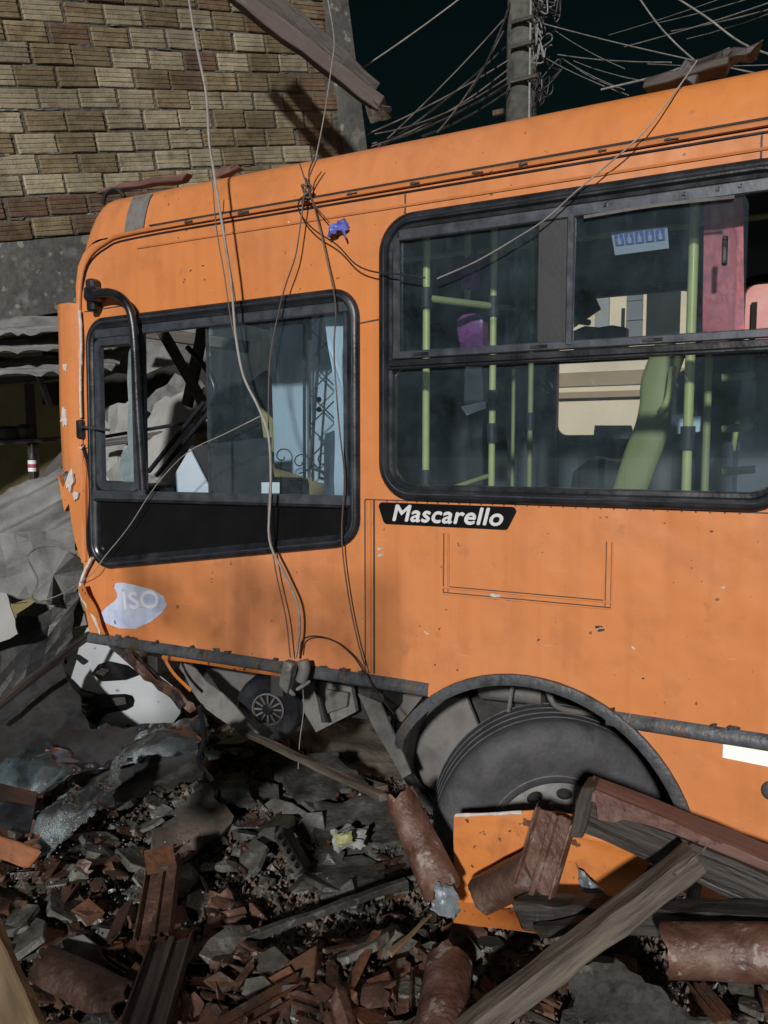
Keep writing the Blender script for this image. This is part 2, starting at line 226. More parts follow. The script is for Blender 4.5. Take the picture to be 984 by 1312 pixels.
# ------------------------------------------------------------------ mesh helpers
def new_mesh(name, verts, faces, mat, smooth=False):
    me = bpy.data.meshes.new(name); me.from_pydata([tuple(v) for v in verts], [], faces); me.update()
    if mat: me.materials.append(MT[mat])
    if smooth:
        for p in me.polygons: p.use_smooth = True
    return me
def smooth_by_angle(me, ang=40):
    bm = bmesh.new(); bm.from_mesh(me)
    bmesh.ops.recalc_face_normals(bm, faces=bm.faces)
    for f in bm.faces: f.smooth = True
    for e in bm.edges:
        e.smooth = not (len(e.link_faces) == 2 and e.calc_face_angle(0) > R(ang))
    bm.to_mesh(me); bm.free()
def obj(name, me, parent=None, recentre=True):
    """link a mesh whose vertices are in world coordinates; its origin goes to the middle of its base"""
    o = bpy.data.objects.new(name, me); COL.objects.link(o)
    if recentre and len(me.vertices):
        xs = [v.co.x for v in me.vertices]; ys = [v.co.y for v in me.vertices]; zs = [v.co.z for v in me.vertices]
        c = Vector(((min(xs) + max(xs)) / 2, (min(ys) + max(ys)) / 2, min(zs)))
        me.transform(Matrix.Translation(-c)); o.location = c
    if parent: attach(o, parent)
    return o
def base_of(o):
    m = Matrix.LocRotScale(o.location, o.rotation_euler, o.scale)
    return (base_of(o.parent) @ o.matrix_parent_inverse @ m) if o.parent else m
def attach(o, parent):
    o.parent = parent; o.matrix_parent_inverse = base_of(parent).inverted()
def tag(o, label, cat, group=None, kind=None):
    o['label'] = label; o['category'] = cat
    if group: o['group'] = group
    o['kind'] = kind or 'thing'
    return o
def thing(name, label, cat, loc=(0, 0, 0), group=None):
    o = bpy.data.objects.new(name, None); o.empty_display_size = .1; COL.objects.link(o); o.location = loc
    return tag(o, label, cat, group)
def box_geo(lo, hi):
    x0, y0, z0 = lo; x1, y1, z1 = hi
    v = [(x0, y0, z0), (x1, y0, z0), (x1, y1, z0), (x0, y1, z0), (x0, y0, z1), (x1, y0, z1), (x1, y1, z1), (x0, y1, z1)]
    f = [(0, 3, 2, 1), (4, 5, 6, 7), (0, 1, 5, 4), (1, 2, 6, 5), (2, 3, 7, 6), (3, 0, 4, 7)]
    return v, f
def bevel_mesh(me, w, seg=2):
    bm = bmesh.new(); bm.from_mesh(me); bmesh.ops.bevel(bm, geom=list(bm.edges), offset=w, segments=seg, profile=.6, affect='EDGES'); bm.to_mesh(me); bm.free()
def box(name, lo, hi, mat, parent=None, bev=0.0):
    me = new_mesh(name, *box_geo(lo, hi), mat)
    if bev: bevel_mesh(me, bev)
    return obj(name, me, parent)
def merge(parts):
    V, F = [], []
    for v, f in parts:
        o = len(V); V += [tuple(p) for p in v]; F += [tuple(i + o for i in t) for t in f]
    return V, F
def bar_geo(a, b, w, h, up=Vector((0, 0, 1)), n=1, jit=0.0, seed=0, taper=1.0):
    """box beam from a to b, w across and h along 'up'; n segments with jittered corners"""
    a, b = Vector(a), Vector(b); d = (b - a).normalized(); s = d.cross(up).normalized(); u = s.cross(d)
    rr = random.Random(seed); V = []; F = []
    for i in range(n + 1):
        p = a.lerp(b, i / n); k = 1 + (taper - 1) * i / n
        for sx, sz in ((-1, -1), (1, -1), (1, 1), (-1, 1)):
            V.append(p + s * (sx * w / 2 * k + rr.uniform(-jit, jit)) + u * (sz * h / 2 * k + rr.uniform(-jit, jit)) + (d * rr.uniform(-jit, jit) * 4 if i in (0, n) else Vector()))
    for i in range(n):
        for k in range(4):
            q = i * 4 + k; r = i * 4 + (k + 1) % 4; F.append((q, r, r + 4, q + 4))
    F += [(3, 2, 1, 0), (n * 4, n * 4 + 1, n * 4 + 2, n * 4 + 3)]
    return V, F
def bar(name, a, b, w, h, mat, parent=None, up=Vector((0, 0, 1)), n=6, jit=.003, seed=0, bev=.004, taper=1.0):
    """beam from a to b; its own Y axis runs along the grain"""
    a, b = Vector(a), Vector(b); d = (b - a).normalized(); x = d.cross(Vector(up)).normalized(); u = x.cross(d); L = (b - a).length
    me = new_mesh(name, *bar_geo((0, -L / 2, 0), (0, L / 2, 0), w, h, Vector((0, 0, 1)), n, jit, seed, taper), mat)
    if bev: bevel_mesh(me, bev, 1)
    o = bpy.data.objects.new(name, me); COL.objects.link(o); m = Matrix((x, d, u)).transposed().to_4x4(); o.location = (a + b) / 2; o.rotation_euler = m.to_euler()
    if parent: attach(o, parent)
    return o
def catmull(pts, k=6):
    pts = [Vector(p) for p in pts]; out = []
    P = [pts[0] * 2 - pts[1]] + pts + [pts[-1] * 2 - pts[-2]]
    for i in range(1, len(P) - 2):
        a, b, c, d = P[i - 1:i + 3]
        for j in range(k):
            t = j / k
            out.append(0.5 * ((2 * b) + (c - a) * t + (2 * a - 5 * b + 4 * c - d) * t * t + (3 * b - a - 3 * c + d) * t ** 3))
    return out + [pts[-1]]
def tube_geo(pts, r, sides=6, radii=None):
    pts = [Vector(p) for p in pts]; V, F = [], []
    up = Vector((.13, .21, .97))
    for i, p in enumerate(pts):
        d = (pts[min(i + 1, len(pts) - 1)] - pts[max(i - 1, 0)]).normalized(); s = d.cross(up)
        if s.length < 1e-4: s = d.cross(Vector((1, 0, 0)))
        s.normalize(); up = s.cross(d).normalized(); rr = radii[i] if radii else r
        for k in range(sides):
            t = 2 * math.pi * k / sides; V.append(p + s * (math.cos(t) * rr) + up * (math.sin(t) * rr))
    n = len(pts)
    for i in range(n - 1):
        for k in range(sides):
            a = i * sides + k; b = i * sides + (k + 1) % sides; F.append((a, b, b + sides, a + sides))
    F.append(tuple(range(sides - 1, -1, -1))); F.append(tuple((n - 1) * sides + k for k in range(sides)))
    return V, F
def tube(name, pts, r, mat, parent=None, sides=6, k=6, radii=None):
    if k: pts = catmull(pts, k)
    me = new_mesh(name, *tube_geo(pts, r, sides, radii), mat)
    smooth_by_angle(me, 60)
    return obj(name, me, parent)
def lathe_geo(profile, n=48, a0=0, a1=2 * math.pi):
    """profile of (radius, y) turned round the Y axis"""
    full = abs(a1 - a0 - 2 * math.pi) < 1e-6; V, F = [], []; m = len(profile); cols = n if full else n + 1
    for i in range(cols):
        t = a0 + (a1 - a0) * i / n
        for r, y in profile: V.append((math.cos(t) * r, y, math.sin(t) * r))
    for i in range(n):
        j = (i + 1) % cols
        for k in range(m - 1): F.append((i * m + k, i * m + k + 1, j * m + k + 1, j * m + k))
    return V, F
def round_poly(pts, r, n=6):
    """2D polygon (counter-clockwise) with rounded corners"""
    out = []; N = len(pts)
    for i in range(N):
        p0, p1, p2 = Vector(pts[i - 1]), Vector(pts[i]), Vector(pts[(i + 1) % N])
        d0 = (p0 - p1).normalized(); d1 = (p2 - p1).normalized(); ang = d0.angle(d1); t = r / math.tan(ang / 2)
        c = p1 + (d0 + d1).normalized() * (r / math.sin(ang / 2))
        s = p1 + d0 * t - c; e = p1 + d1 * t - c; tot = s.angle(e)
        sg = 1 if s.x * e.y - s.y * e.x > 0 else -1
        for j in range(n + 1):
            a = sg * tot * j / n; ca, sa = math.cos(a), math.sin(a)
            out.append((c.x + s.x * ca - s.y * sa, c.y + s.x * sa + s.y * ca))
    return out
def inset(pts, d):
    N = len(pts); out = []
    for i in range(N):
        p0, p1, p2 = Vector(pts[i - 1]), Vector(pts[i]), Vector(pts[(i + 1) % N])
        e0 = (p1 - p0).normalized(); e1 = (p2 - p1).normalized()
        n0 = Vector((-e0.y, e0.x)); n1 = Vector((-e1.y, e1.x)); b = (n0 + n1) / (1 + n0.dot(n1)); out.append(tuple(p1 + b * d))
    return out
def plate_geo(outer, holes=(), y0=0.0, y1=0.03):
    """flat plate in the X-Z plane between y0 and y1, with holes"""
    loops = [list(outer)] + [list(h) for h in holes]
    tri = tessellate_polygon([[Vector((p[0], p[1], 0)) for p in l] for l in loops])
    flat = [p for l in loops for p in l]; n = len(flat)
    V = [(p[0], y0, p[1]) for p in flat] + [(p[0], y1, p[1]) for p in flat]; F = []
    for t in tri: F.append(tuple(t)); F.append(tuple(i + n for i in reversed(t)))
    o = 0
    for l in loops:
        m = len(l)
        for i in range(m): a = o + i; b = o + (i + 1) % m; F.append((a, b, b + n, a + n))
        o += m
    return V, F
def plate(name, outer, mat, parent=None, holes=(), y0=0.0, y1=0.03):
    me = new_mesh(name, *plate_geo(outer, holes, y0, y1), mat); smooth_by_angle(me, 30)
    return obj(name, me, parent)
def ring_geo(base, r, prof, n=6):
    """frame swept round a rounded polygon: prof is a list of (inset, y)"""
    loops = [round_poly(inset(base, d), max(.008, r - d), n) for d, y in prof]; m = len(loops[0]); V, F = [], []
    for l, (d, y) in zip(loops, prof): V += [(p[0], y, p[1]) for p in l]
    for k in range(len(prof) - 1):
        for i in range(m): a = k * m + i; b = k * m + (i + 1) % m; F.append((a, b, b + m, a + m))
    return V, F
def ring(name, base, r, prof, mat, parent=None, n=6):
    me = new_mesh(name, *ring_geo(base, r, prof, n), mat); smooth_by_angle(me, 50)
    return obj(name, me, parent)
def crumple(name, c4, nx, ny, amp, mat, parent=None, seed=0, corr=None, thick=.006, nscale=2.0, edge=0.0, smooth=True):
    """a bent sheet between four world points (a, b along the top; d, c below)"""
    a, b, c, d = [Vector(p) for p in c4]; nrm = (b - a).cross(d - a).normalized(); V = []; rr = random.Random(seed); off = Vector((seed * 3.1, seed * 1.7, 0))
    for j in range(ny + 1):
        for i in range(nx + 1):
            u, v = i / nx, j / ny
            if edge and i in (0, nx): u += rr.uniform(-edge, edge)
            if edge and j in (0, ny): v += rr.uniform(-edge, edge)
            p = (a * (1 - u) + b * u) * (1 - v) + (d * (1 - u) + c * u) * v
            h = amp * noise.fractal(p * nscale + off, .9, 2.1, 4)
            if corr: h += corr[0] * math.sin(2 * math.pi * corr[1] * (v if corr[2] else u))
            V.append(p + nrm * h)
    V2 = [Vector(p) - nrm * thick for p in V]; F = []; m = nx + 1; n = len(V)
    for j in range(ny):
        for i in range(nx):
            q = (j * m + i, j * m + i + 1, (j + 1) * m + i + 1, (j + 1) * m + i); F.append(q); F.append(tuple(x + n for x in reversed(q)))
    rim = [i for i in range(m)] + [j * m + nx for j in range(1, ny + 1)] + [ny * m + i for i in range(nx - 1, -1, -1)] + [j * m for j in range(ny - 1, 0, -1)]
    for k in range(len(rim)): x, y = rim[k], rim[(k + 1) % len(rim)]; F.append((y, x, x + n, y + n))
    me = new_mesh(name, V + V2, F, mat)
    if smooth: smooth_by_angle(me, 35)
    return obj(name, me, parent)
def outline(name, pts, Y, mat, parent=None, thick=.02, tilt=0.0, bulge=0.0, sub=0, amp=0.0, seed=0):
    """a plate cut to an outline on the plane Y (pts are sight lines), bulged towards -Y"""
    w = [PY(p[0], p[1], Y) for p in pts]; P2 = [(p.x, p.z) for p in w]
    area = sum(P2[i - 1][0] * P2[i][1] - P2[i][0] * P2[i - 1][1] for i in range(len(P2)))
    if area < 0: P2.reverse()
    V, F = plate_geo(P2, (), Y, Y + thick); me = new_mesh(name, V, F, mat)
    bm = bmesh.new(); bm.from_mesh(me)
    if sub: bmesh.ops.subdivide_edges(bm, edges=list(bm.edges), cuts=sub, use_grid_fill=True)
    cx = sum(p[0] for p in P2) / len(P2); cz = sum(p[1] for p in P2) / len(P2); rad = max(math.hypot(p[0] - cx, p[1] - cz) for p in P2)
    for v in bm.verts:
        q = ((v.co.x - cx) ** 2 + (v.co.z - cz) ** 2) / rad ** 2
        v.co.y += -bulge * (1 - q) + tilt * (v.co.z - cz) + amp * noise.noise(v.co * 6 + Vector((seed, 0, 0)))
    bm.to_mesh(me); bm.free(); smooth_by_angle(me, 35)
    return obj(name, me, parent)
def text_mesh(name, body, size, mat, frame, shear=0.0, bold=0.0, parent=None, xs=1.0, depth=.0015):
    cu = bpy.data.curves.new(name, 'FONT'); cu.body = body; cu.size = size; cu.shear = shear; cu.extrude = depth; cu.align_x = 'CENTER'; cu.align_y = 'CENTER'; cu.space_character = 1.05
    t = bpy.data.objects.new(name + '_src', cu); COL.objects.link(t)
    bpy.context.view_layer.update()
    me = bpy.data.meshes.new_from_object(t.evaluated_get(bpy.context.evaluated_depsgraph_get())); bpy.data.objects.remove(t); bpy.data.curves.remove(cu)
    me.materials.clear(); me.materials.append(MT[mat]); me.name = name
    me.transform(Matrix.Diagonal((xs, 1, 1, 1)))
    if bold:
        V0 = [v.co.copy() for v in me.vertices]; F0 = [tuple(p.vertices) for p in me.polygons]
        me = new_mesh(name, *merge([([v + Vector((dx * bold, dy * bold, .0002 * k)) for v in V0], F0) for k, (dx, dy) in enumerate(((-1, 0), (1, 0), (0, 1), (0, -1), (0, 0)))]), mat)
    me.transform(frame)
    return obj(name, me, parent)
def facing(x, y, z, rot=0.0):   # text frame standing in the X-Z plane, read from -Y
    return Matrix.Translation((x, y, z)) @ Matrix.Rotation(rot, 4, 'Y') @ Matrix.Rotation(R(90), 4, 'X')

# ------------------------------------------------------------------ ground
def H(x, y):
    v = Vector((x, y, 0))
    h = 0.05 + 0.07 * noise.fractal(v * 1.1 + Vector((4, 2, 0)), .8, 2.0, 4)
    h += 0.10 * math.exp(-((x + 1.3) ** 2 + (y + 1.0) ** 2) / 0.9) + 0.10 * math.exp(-((x + 2.9) ** 2 + (y + .9) ** 2) / .7)
    h += 0.10 * math.exp(-((x + .1) ** 2 + (y + .9) ** 2) / 0.5)
    if x < -2.6: h += min(.35, (-2.6 - x) * .16)
    far = max(0, abs(x + 1.5) - 5) + max(0, y - 3) + max(0, -3 - y)
    return h * math.exp(-far * .8)
def build_ground():
    V, F = [], []
    def axis(lo, hi, fine_lo, fine_hi, step):
        a = []; t = fine_lo
        while t < fine_hi: a.append(t); t += step
        g = step; t = fine_lo
        left = []
        while t > lo: g *= 1.5; t -= g; left.append(t)
        g = step; t = a[-1]; right = []
        while t < hi: g *= 1.5; t += g; right.append(t)
        return left[::-1] + a + right
    X = axis(-150, 150, -4.6, 1.4, .04); Y = axis(-150, 150, -2.3, 2.2, .04)
    for y in Y:
        for x in X: V.append((x, y, H(x, y) + (0.02 * noise.noise(Vector((x * 9, y * 9, 1.3))) if -5 < x < 1.6 and -2.5 < y < 2.4 else 0) - .02))
    n = len(X)
    for j in range(len(Y) - 1):
        for i in range(n - 1): F.append((j * n + i, j * n + i + 1, (j + 1) * n + i + 1, (j + 1) * n + i))
    o = obj('ground', new_mesh('ground', V, F, 'ground', True), recentre=False)
    tag(o, 'dark wet dirt ground strewn with rubble under the bus', 'ground', kind='structure')
build_ground()

# ------------------------------------------------------------------ the bus (side plane Y = 0, front towards -X)
bus = thing('bus', 'orange city bus with its nose buried in the wrecked brick house', 'bus', (1.5, 1.25, 0))
ZS, ZD, XR = 1.063, 3.14, 6.6
ARC, ARR = (-0.90, 0.48), 0.667
def arch_pts(a0, a1, n, c=ARC, r=ARR): return [(c[0] + r * math.cos(a0 + (a1 - a0) * i / n), c[1] + r * math.sin(a0 + (a1 - a0) * i / n)) for i in range(n + 1)]
FWIN = [(-3.33, 1.405), (-1.672, 1.635), (-1.672, 2.756), (-3.31, 2.735)]
def big(x0): return [(x0, 1.842), (x0 + 1.60, 1.842), (x0 + 1.60, 3.03), (x0, 3.03)]
WX = [-1.567, 0.12, 1.80, 3.48, 5.0]
a_r = math.atan2(.55 - ARC[1], .6); a_l = math.pi - math.asin((ZS - .07 - ARC[1]) / ARR)
rear = arch_pts(R(0), R(180), 20, (4.6, .48), .64)
outer = [(-3.40, 1.20), (-3.37, ZS - .01)] + [(-1.55, ZS - .012)] + arch_pts(a_l, R(-12), 26) + [(ARC[0] + .652, .34)] + [(3.93, .34)] + rear[::-1] + [(5.26, .34), (XR, .34), (XR, ZD - .012)]
outer += [(-3.19, ZD - .008), (-3.27, ZD - .022), (-3.33, ZD - .06), (-3.37, ZD - .12), (-3.392, ZD - .22), (-3.395, ZD - .5), (-3.395, 2.2)]
holes = [round_poly(inset(FWIN, .02), .11)] + [round_poly(inset(big(x), .02), .14) for x in WX[:4]] + [round_poly(inset([(5.0, 1.842), (6.4, 1.842), (6.4, 3.03), (5.0, 3.03)], .02), .14)]
side = plate('side_panel', outer, 'orange', bus, holes, 0.0, .035)
# far side with windows and the door openings
fo = [(-3.3, .9), (XR, .4), (XR, 3.14), (-3.3, 3.14)]
FARW = [[(-3.0, 1.0), (-2.1, 1.0), (-2.1, 3.0), (-3.0, 3.0)], [(-1.47, 2.13), (-.56, 2.13), (-.56, 3.10), (-1.47, 3.10)], [(-.30, 2.66), (1.1, 2.66), (1.1, 3.10), (-.30, 3.10)], [(1.3, 2.13), (2.7, 2.13), (2.7, 3.10), (1.3, 3.10)], [(2.9, 2.13), (4.3, 2.13), (4.3, 3.10), (2.9, 3.10)]]
far = plate('far_side_panel', fo, 'lining', bus, [round_poly(w, .09) for w in FARW], 2.46, 2.50)
for w in FARW[1:]:
    fr = ring('window_frame', inset(w, -.03), .12, [(0, 2.455), (.0, 2.435), (.05, 2.43), (.055, 2.46)], 'rubber', bus)
    if w[0][0] > -.5: plate('pane', round_poly(w, .09), 'glass_clear', fr, (), 2.47, 2.474)
plate('door_leaf', FARW[0], 'dark_int', bus, (), 2.47, 2.49)
bar('window_bar', (-1.47, 2.44, 2.66), (-.56, 2.44, 2.66), .03, .03, 'rubber', bus, n=1, jit=0, bev=0)
# roof shell and the lining under it
def roof_geo(ins, x0, x1, yin):
    sec = [(0, 0), (.012, .06), (.030, .12), (.052, .172), (.075, .203), (.11, .226), (.18, .245), (.4, .268), (.8, .285), (1.25, .29)]
    sec = sec + [(2.5 - y, z) for y, z in reversed(sec[:-1])]
    xs = [x0 + .21 * (1 - math.cos(R(9) * i)) for i in range(11)] + [x0 + .21 + (x1 - x0 - .21) * i / 12 for i in range(1, 13)]
    V, F = [], []
    for x in xs:
        k = math.sqrt(max(0.0, 1 - ((x0 + .21 - x) / .21) ** 2)) if x < x0 + .21 else 1.0
        for y, z in sec:
            yy = 1.25 + (y - 1.25) * (1 - ins / 1.25) * (.94 + .06 * k); V.append((x, yy, ZD - ins * .9 + z * (0.12 + .88 * k) - (1 - k) * .20))
    m = len(sec)
    for i in range(len(xs) - 1):
        for k in range(m - 1): F.append((i * m + k, i * m + k + 1, (i + 1) * m + k + 1, (i + 1) * m + k))
    F.append(tuple(range(m)) if not ins else tuple(range(m)))
    return V, F
me = new_mesh('roof', *roof_geo(0, -3.405, XR, 0), 'orange'); smooth_by_angle(me, 50); roof = obj('roof', me, bus)
me = new_mesh('ceiling_lining', *roof_geo(.05, -3.3, XR - .05, 0), 'lining'); smooth_by_angle(me, 50); lining = obj('ceiling_lining', me, bus)
# grey tape patch across the cove near the front corner
tv = [];  tf = []
for i, (y, z) in enumerate([(-.004, .0), (.010, .062), (.028, .122), (.050, .174), (.070, .203)]):
    tv += [(-3.03, y - .004, ZD + z + .002), (-2.90, y - .004, ZD + z + .002)]
for i in range(4): tf.append((2 * i, 2 * i + 1, 2 * i + 3, 2 * i + 2))
me = new_mesh('tape_patch', tv, tf, 'grey', True); o = obj('tape_patch', me, bus)
# drip rail: two ribs and the gap between them, turned down round the front corner
def rail(z, yo, r): return [(XR, yo, z), (3, yo, z), (0, yo, z), (-2.0, yo, z), (-2.95, yo, z - .003), (-3.16, yo, z - .03), (-3.29, yo, z - .10), (-3.35, yo, z - .24), (-3.37, yo, z - .55), (-3.378, yo, z - 1.0), (-3.38, yo, 1.45)]
tube('drip_rail', rail(ZD + .004, -.008, 0), .011, 'orange', bus, 6, 4)
tube('drip_seal', rail(ZD - .022, -.001, 0)[:-3], .0055, 'rubber', bus, 5, 4)
tube('drip_seal', [(x, -.006, ZD + .022) for x in (-2.86, -2.0, -1, 0, 2, 4, XR)], .004, 'under', bus, 5, 3)
tube('drip_rail', [(x, -.002, ZD - .075) for x in (-2.95, -2.0, -1, 0, 2, 4, XR)], .006, 'orange', bus, 5, 3)
rk = random.Random(5)
for x in [-2.62, -2.3, -1.95, -1.72, -1.42, -1.15, -.96, -.66, -.43, -.1, .2, .6]:
    bar('rail_clip', (x, -.019, ZD + .003), (x + rk.uniform(.02, .06), -.019, ZD + .003 + rk.uniform(-.002, .002)), .006, rk.uniform(.005, .010), 'under', bus, n=3, jit=.002, bev=0)
# panel seams
def seam(x0, z0, x1, z1, w=.006, mat='under'):
    a, b = Vector((x0, -.0015, z0)), Vector((x1, -.0015, z1)); return bar('panel_seam', a, b, .004, w, mat, bus, up=Vector((1, 0, 0)) if abs(x1 - x0) < abs(z1 - z0) else Vector((0, 0, 1)), n=1, jit=0, bev=0)
seam(-1.452, 3.03, -1.452, ZD - .03); seam(-.12, 3.035, -.12, ZD - .03); seam(-1.60, ZS, -1.60, 1.835, .008); seam(-1.645, ZS, -1.645, 1.835, .005); seam(-1.672, 2.60, -1.567, 2.61, .005)
bar('pillar_moulding', (-1.622, -.004, ZS), (-1.622, -.004, 1.832), .016, .012, 'orange', bus, up=Vector((0, 1, 0)), n=1, jit=0)
seam(-1.645, 1.838, -.0, 1.838, .004); seam(-3.33, 2.78, -3.02, 2.79, .004)
# engine-hatch style gutter pressed into the panel: a U of raised mouldings
HZ0, HZ1, HX0, HX1 = 1.452, 1.708, -1.273, -.577
for x in (HX0, HX0 + .028, HX1 - .028, HX1): bar('hatch_edge', (x, -.002, HZ0 + (.02 if x in (HX0 + .028, HX1 - .028) else 0)), (x, -.002, HZ1), .005, .007, 'orange', bus, up=Vector((0, 1, 0)), n=1, jit=0, bev=0); 
for x in (HX0 + .004, HX0 + .024, HX1 - .024, HX1 - .004): bar('hatch_seam', (x, -.001, HZ0 + .004), (x, -.001, HZ1), .003, .003, 'under', bus, up=Vector((0, 1, 0)), n=1, jit=0, bev=0)
for z in (HZ0, HZ0 + .026): bar('hatch_edge', (HX0 + .002, -.0025, z), (HX1 - .002, -.0025, z), .005, .006, 'orange', bus, n=1, jit=0, bev=0)
bar('hatch_seam', (HX0, -.001, HZ0 + .005), (HX1, -.001, HZ0 + .005), .003, .003, 'under', bus, n=1, jit=0, bev=0)
bar('hatch_seam', (HX0 + .026, -.001, HZ0 + .031), (HX1 - .026, -.001, HZ0 + .031), .003, .003, 'under', bus, n=1, jit=0, bev=0)
bar('hatch_chip', (-1.06, -.004, HZ0 + .012), (-1.025, -.004, HZ0 + .010), .004, .010, 'foam', bus, n=2, jit=.003, bev=0)
for px, py in ((769, 808), (766, 804), (486, 704), (487, 712)):
    p = PY(px, py, 0); bar('paint_chip', p + Vector((-.008, -.002, 0)), p + Vector((.008, -.002, .003)), .003, .007, 'under' if px > 600 else 'foam', bus, n=2, jit=.003, bev=0)

rq = random.Random(8)
for k in range(26):
    x, z = (rq.uniform(-1.5, .3), rq.uniform(1.1, 1.8)) if k < 14 else (rq.uniform(-3.2, .2), rq.choice((rq.uniform(2.8, 3.1), rq.uniform(1.1, 1.35))))
    if -1.36 < x < -.5 and 1.4 < z < 1.84 and k < 14: continue
    L = rq.uniform(.002, .006); a = rq.uniform(-.8, .8); p = Vector((x, -.0012, z))
    bar('paint_chip', p - Vector((L * math.cos(a), 0, L * math.sin(a))), p + Vector((L * math.cos(a), 0, L * math.sin(a))), .003, rq.uniform(.003, .007), rq.choice(('under', 'under', 'tile', 'foam')), bus, n=3, jit=.0018, seed=k, bev=0)
for k in range(30):
    p = Vector((-1.54 + .048 * k, -.0015, 1.8335)); bar('rivet', p, p + Vector((.006, 0, 0)), .003, .005, 'tile', bus, n=1, jit=0, bev=0)
# front (driver's) window
fw = ring('driver_window', FWIN, .13, [(-.004, .002), (0, -.018), (.012, -.026), (.032, -.026), (.042, -.014), (.055, -.012), (.062, .012), (.062, .03)], 'rubber', bus, 8)
ring('window_highlight', inset(FWIN, .020), .115, [(0, -.0265), (.004, -.030), (.008, -.0265)], 'alu', fw, 8)
GI = inset(FWIN, .06)
rz0, rz1 = 1.815, 1.83     # bottom rail of the glazing, front to back
low = [(GI[0][0] - .02, GI[0][1] - .02), (GI[1][0] + .02, GI[1][1] - .02), (GI[1][0] + .02, rz1 - .02), (GI[0][0] - .02, rz0 - .02)]
plate('lower_panel', round_poly(low, .09)[0:14] + [low[2], low[3]], 'blackpanel', fw, (), .004, .02)
bar('window_rail', (GI[0][0] - .02, -.004, rz0), (GI[1][0] + .02, -.004, rz1), .03, .045, 'alu', fw, n=1, jit=0)
bar('window_rail', (GI[0][0] - .02, -.012, rz0 - .028), (GI[1][0] + .02, -.012, rz1 - .026), .02, .014, 'rubber', fw, n=1, jit=0)
bar('window_rail', (-3.25, -.002, 2.655), (-1.72, -.002, 2.675), .03, .045, 'alu', fw, n=1, jit=0)
bar('window_mullion', (-2.945, -.006, rz0), (-2.935, -.006, 2.665), .03, .055, 'alu', fw, up=Vector((1, 0, 0)), n=1, jit=0)
bar('window_mullion', (-1.735, .0, rz0), (-1.735, .0, 2.675), .02, .03, 'alu', fw, up=Vector((1, 0, 0)), n=1, jit=0)
# small front light in its own frame, glass smashed out but for the rim
ring('vent_frame', [(-3.275, rz0 + .02), (-2.955, rz0 + .02), (-2.955, 2.64), (-3.268, 2.64)], .06, [(0, .0), (.006, -.012), (.045, -.012), (.055, .01)], 'alu', fw, 6)
def shard(pts, Y=.004): return plate('glass_shard', pts, 'shard', fw, (), Y, Y + .004)
shard([(-3.00, 1.90), (-2.995, 2.30), (-3.0, 2.60), (-3.03, 2.55), (-3.045, 2.42), (-3.04, 2.30), (-3.055, 2.16), (-3.05, 2.08), (-3.10, 2.03), (-3.12, 1.96), (-3.09, 1.88), (-3.04, 1.85)])
plate('pane', [(-2.52, rz0 + .01), (-1.74, rz1), (-1.74, 2.66), (-2.52, 2.65)], 'glass', fw, (), .012, .017)
bar('pane_edge', (-2.52, .010, rz0 + .02), (-2.52, .010, 2.65), .01, .012, 'alu', fw, up=Vector((1, 0, 0)), n=1, jit=0, bev=0)
for z in (2.28, 2.235):
    pl = [( -1.885 + .012 * math.cos(t * math.pi / 5), z + .012 * math.sin(t * math.pi / 5)) for t in range(10)]; plate('latch_hole', pl, 'rubber', fw, (), .004, .012)
bar('latch', (-2.95, -.03, 2.235), (-2.95, -.03, 2.275), .02, .02, 'chrome', fw, n=1, jit=0)
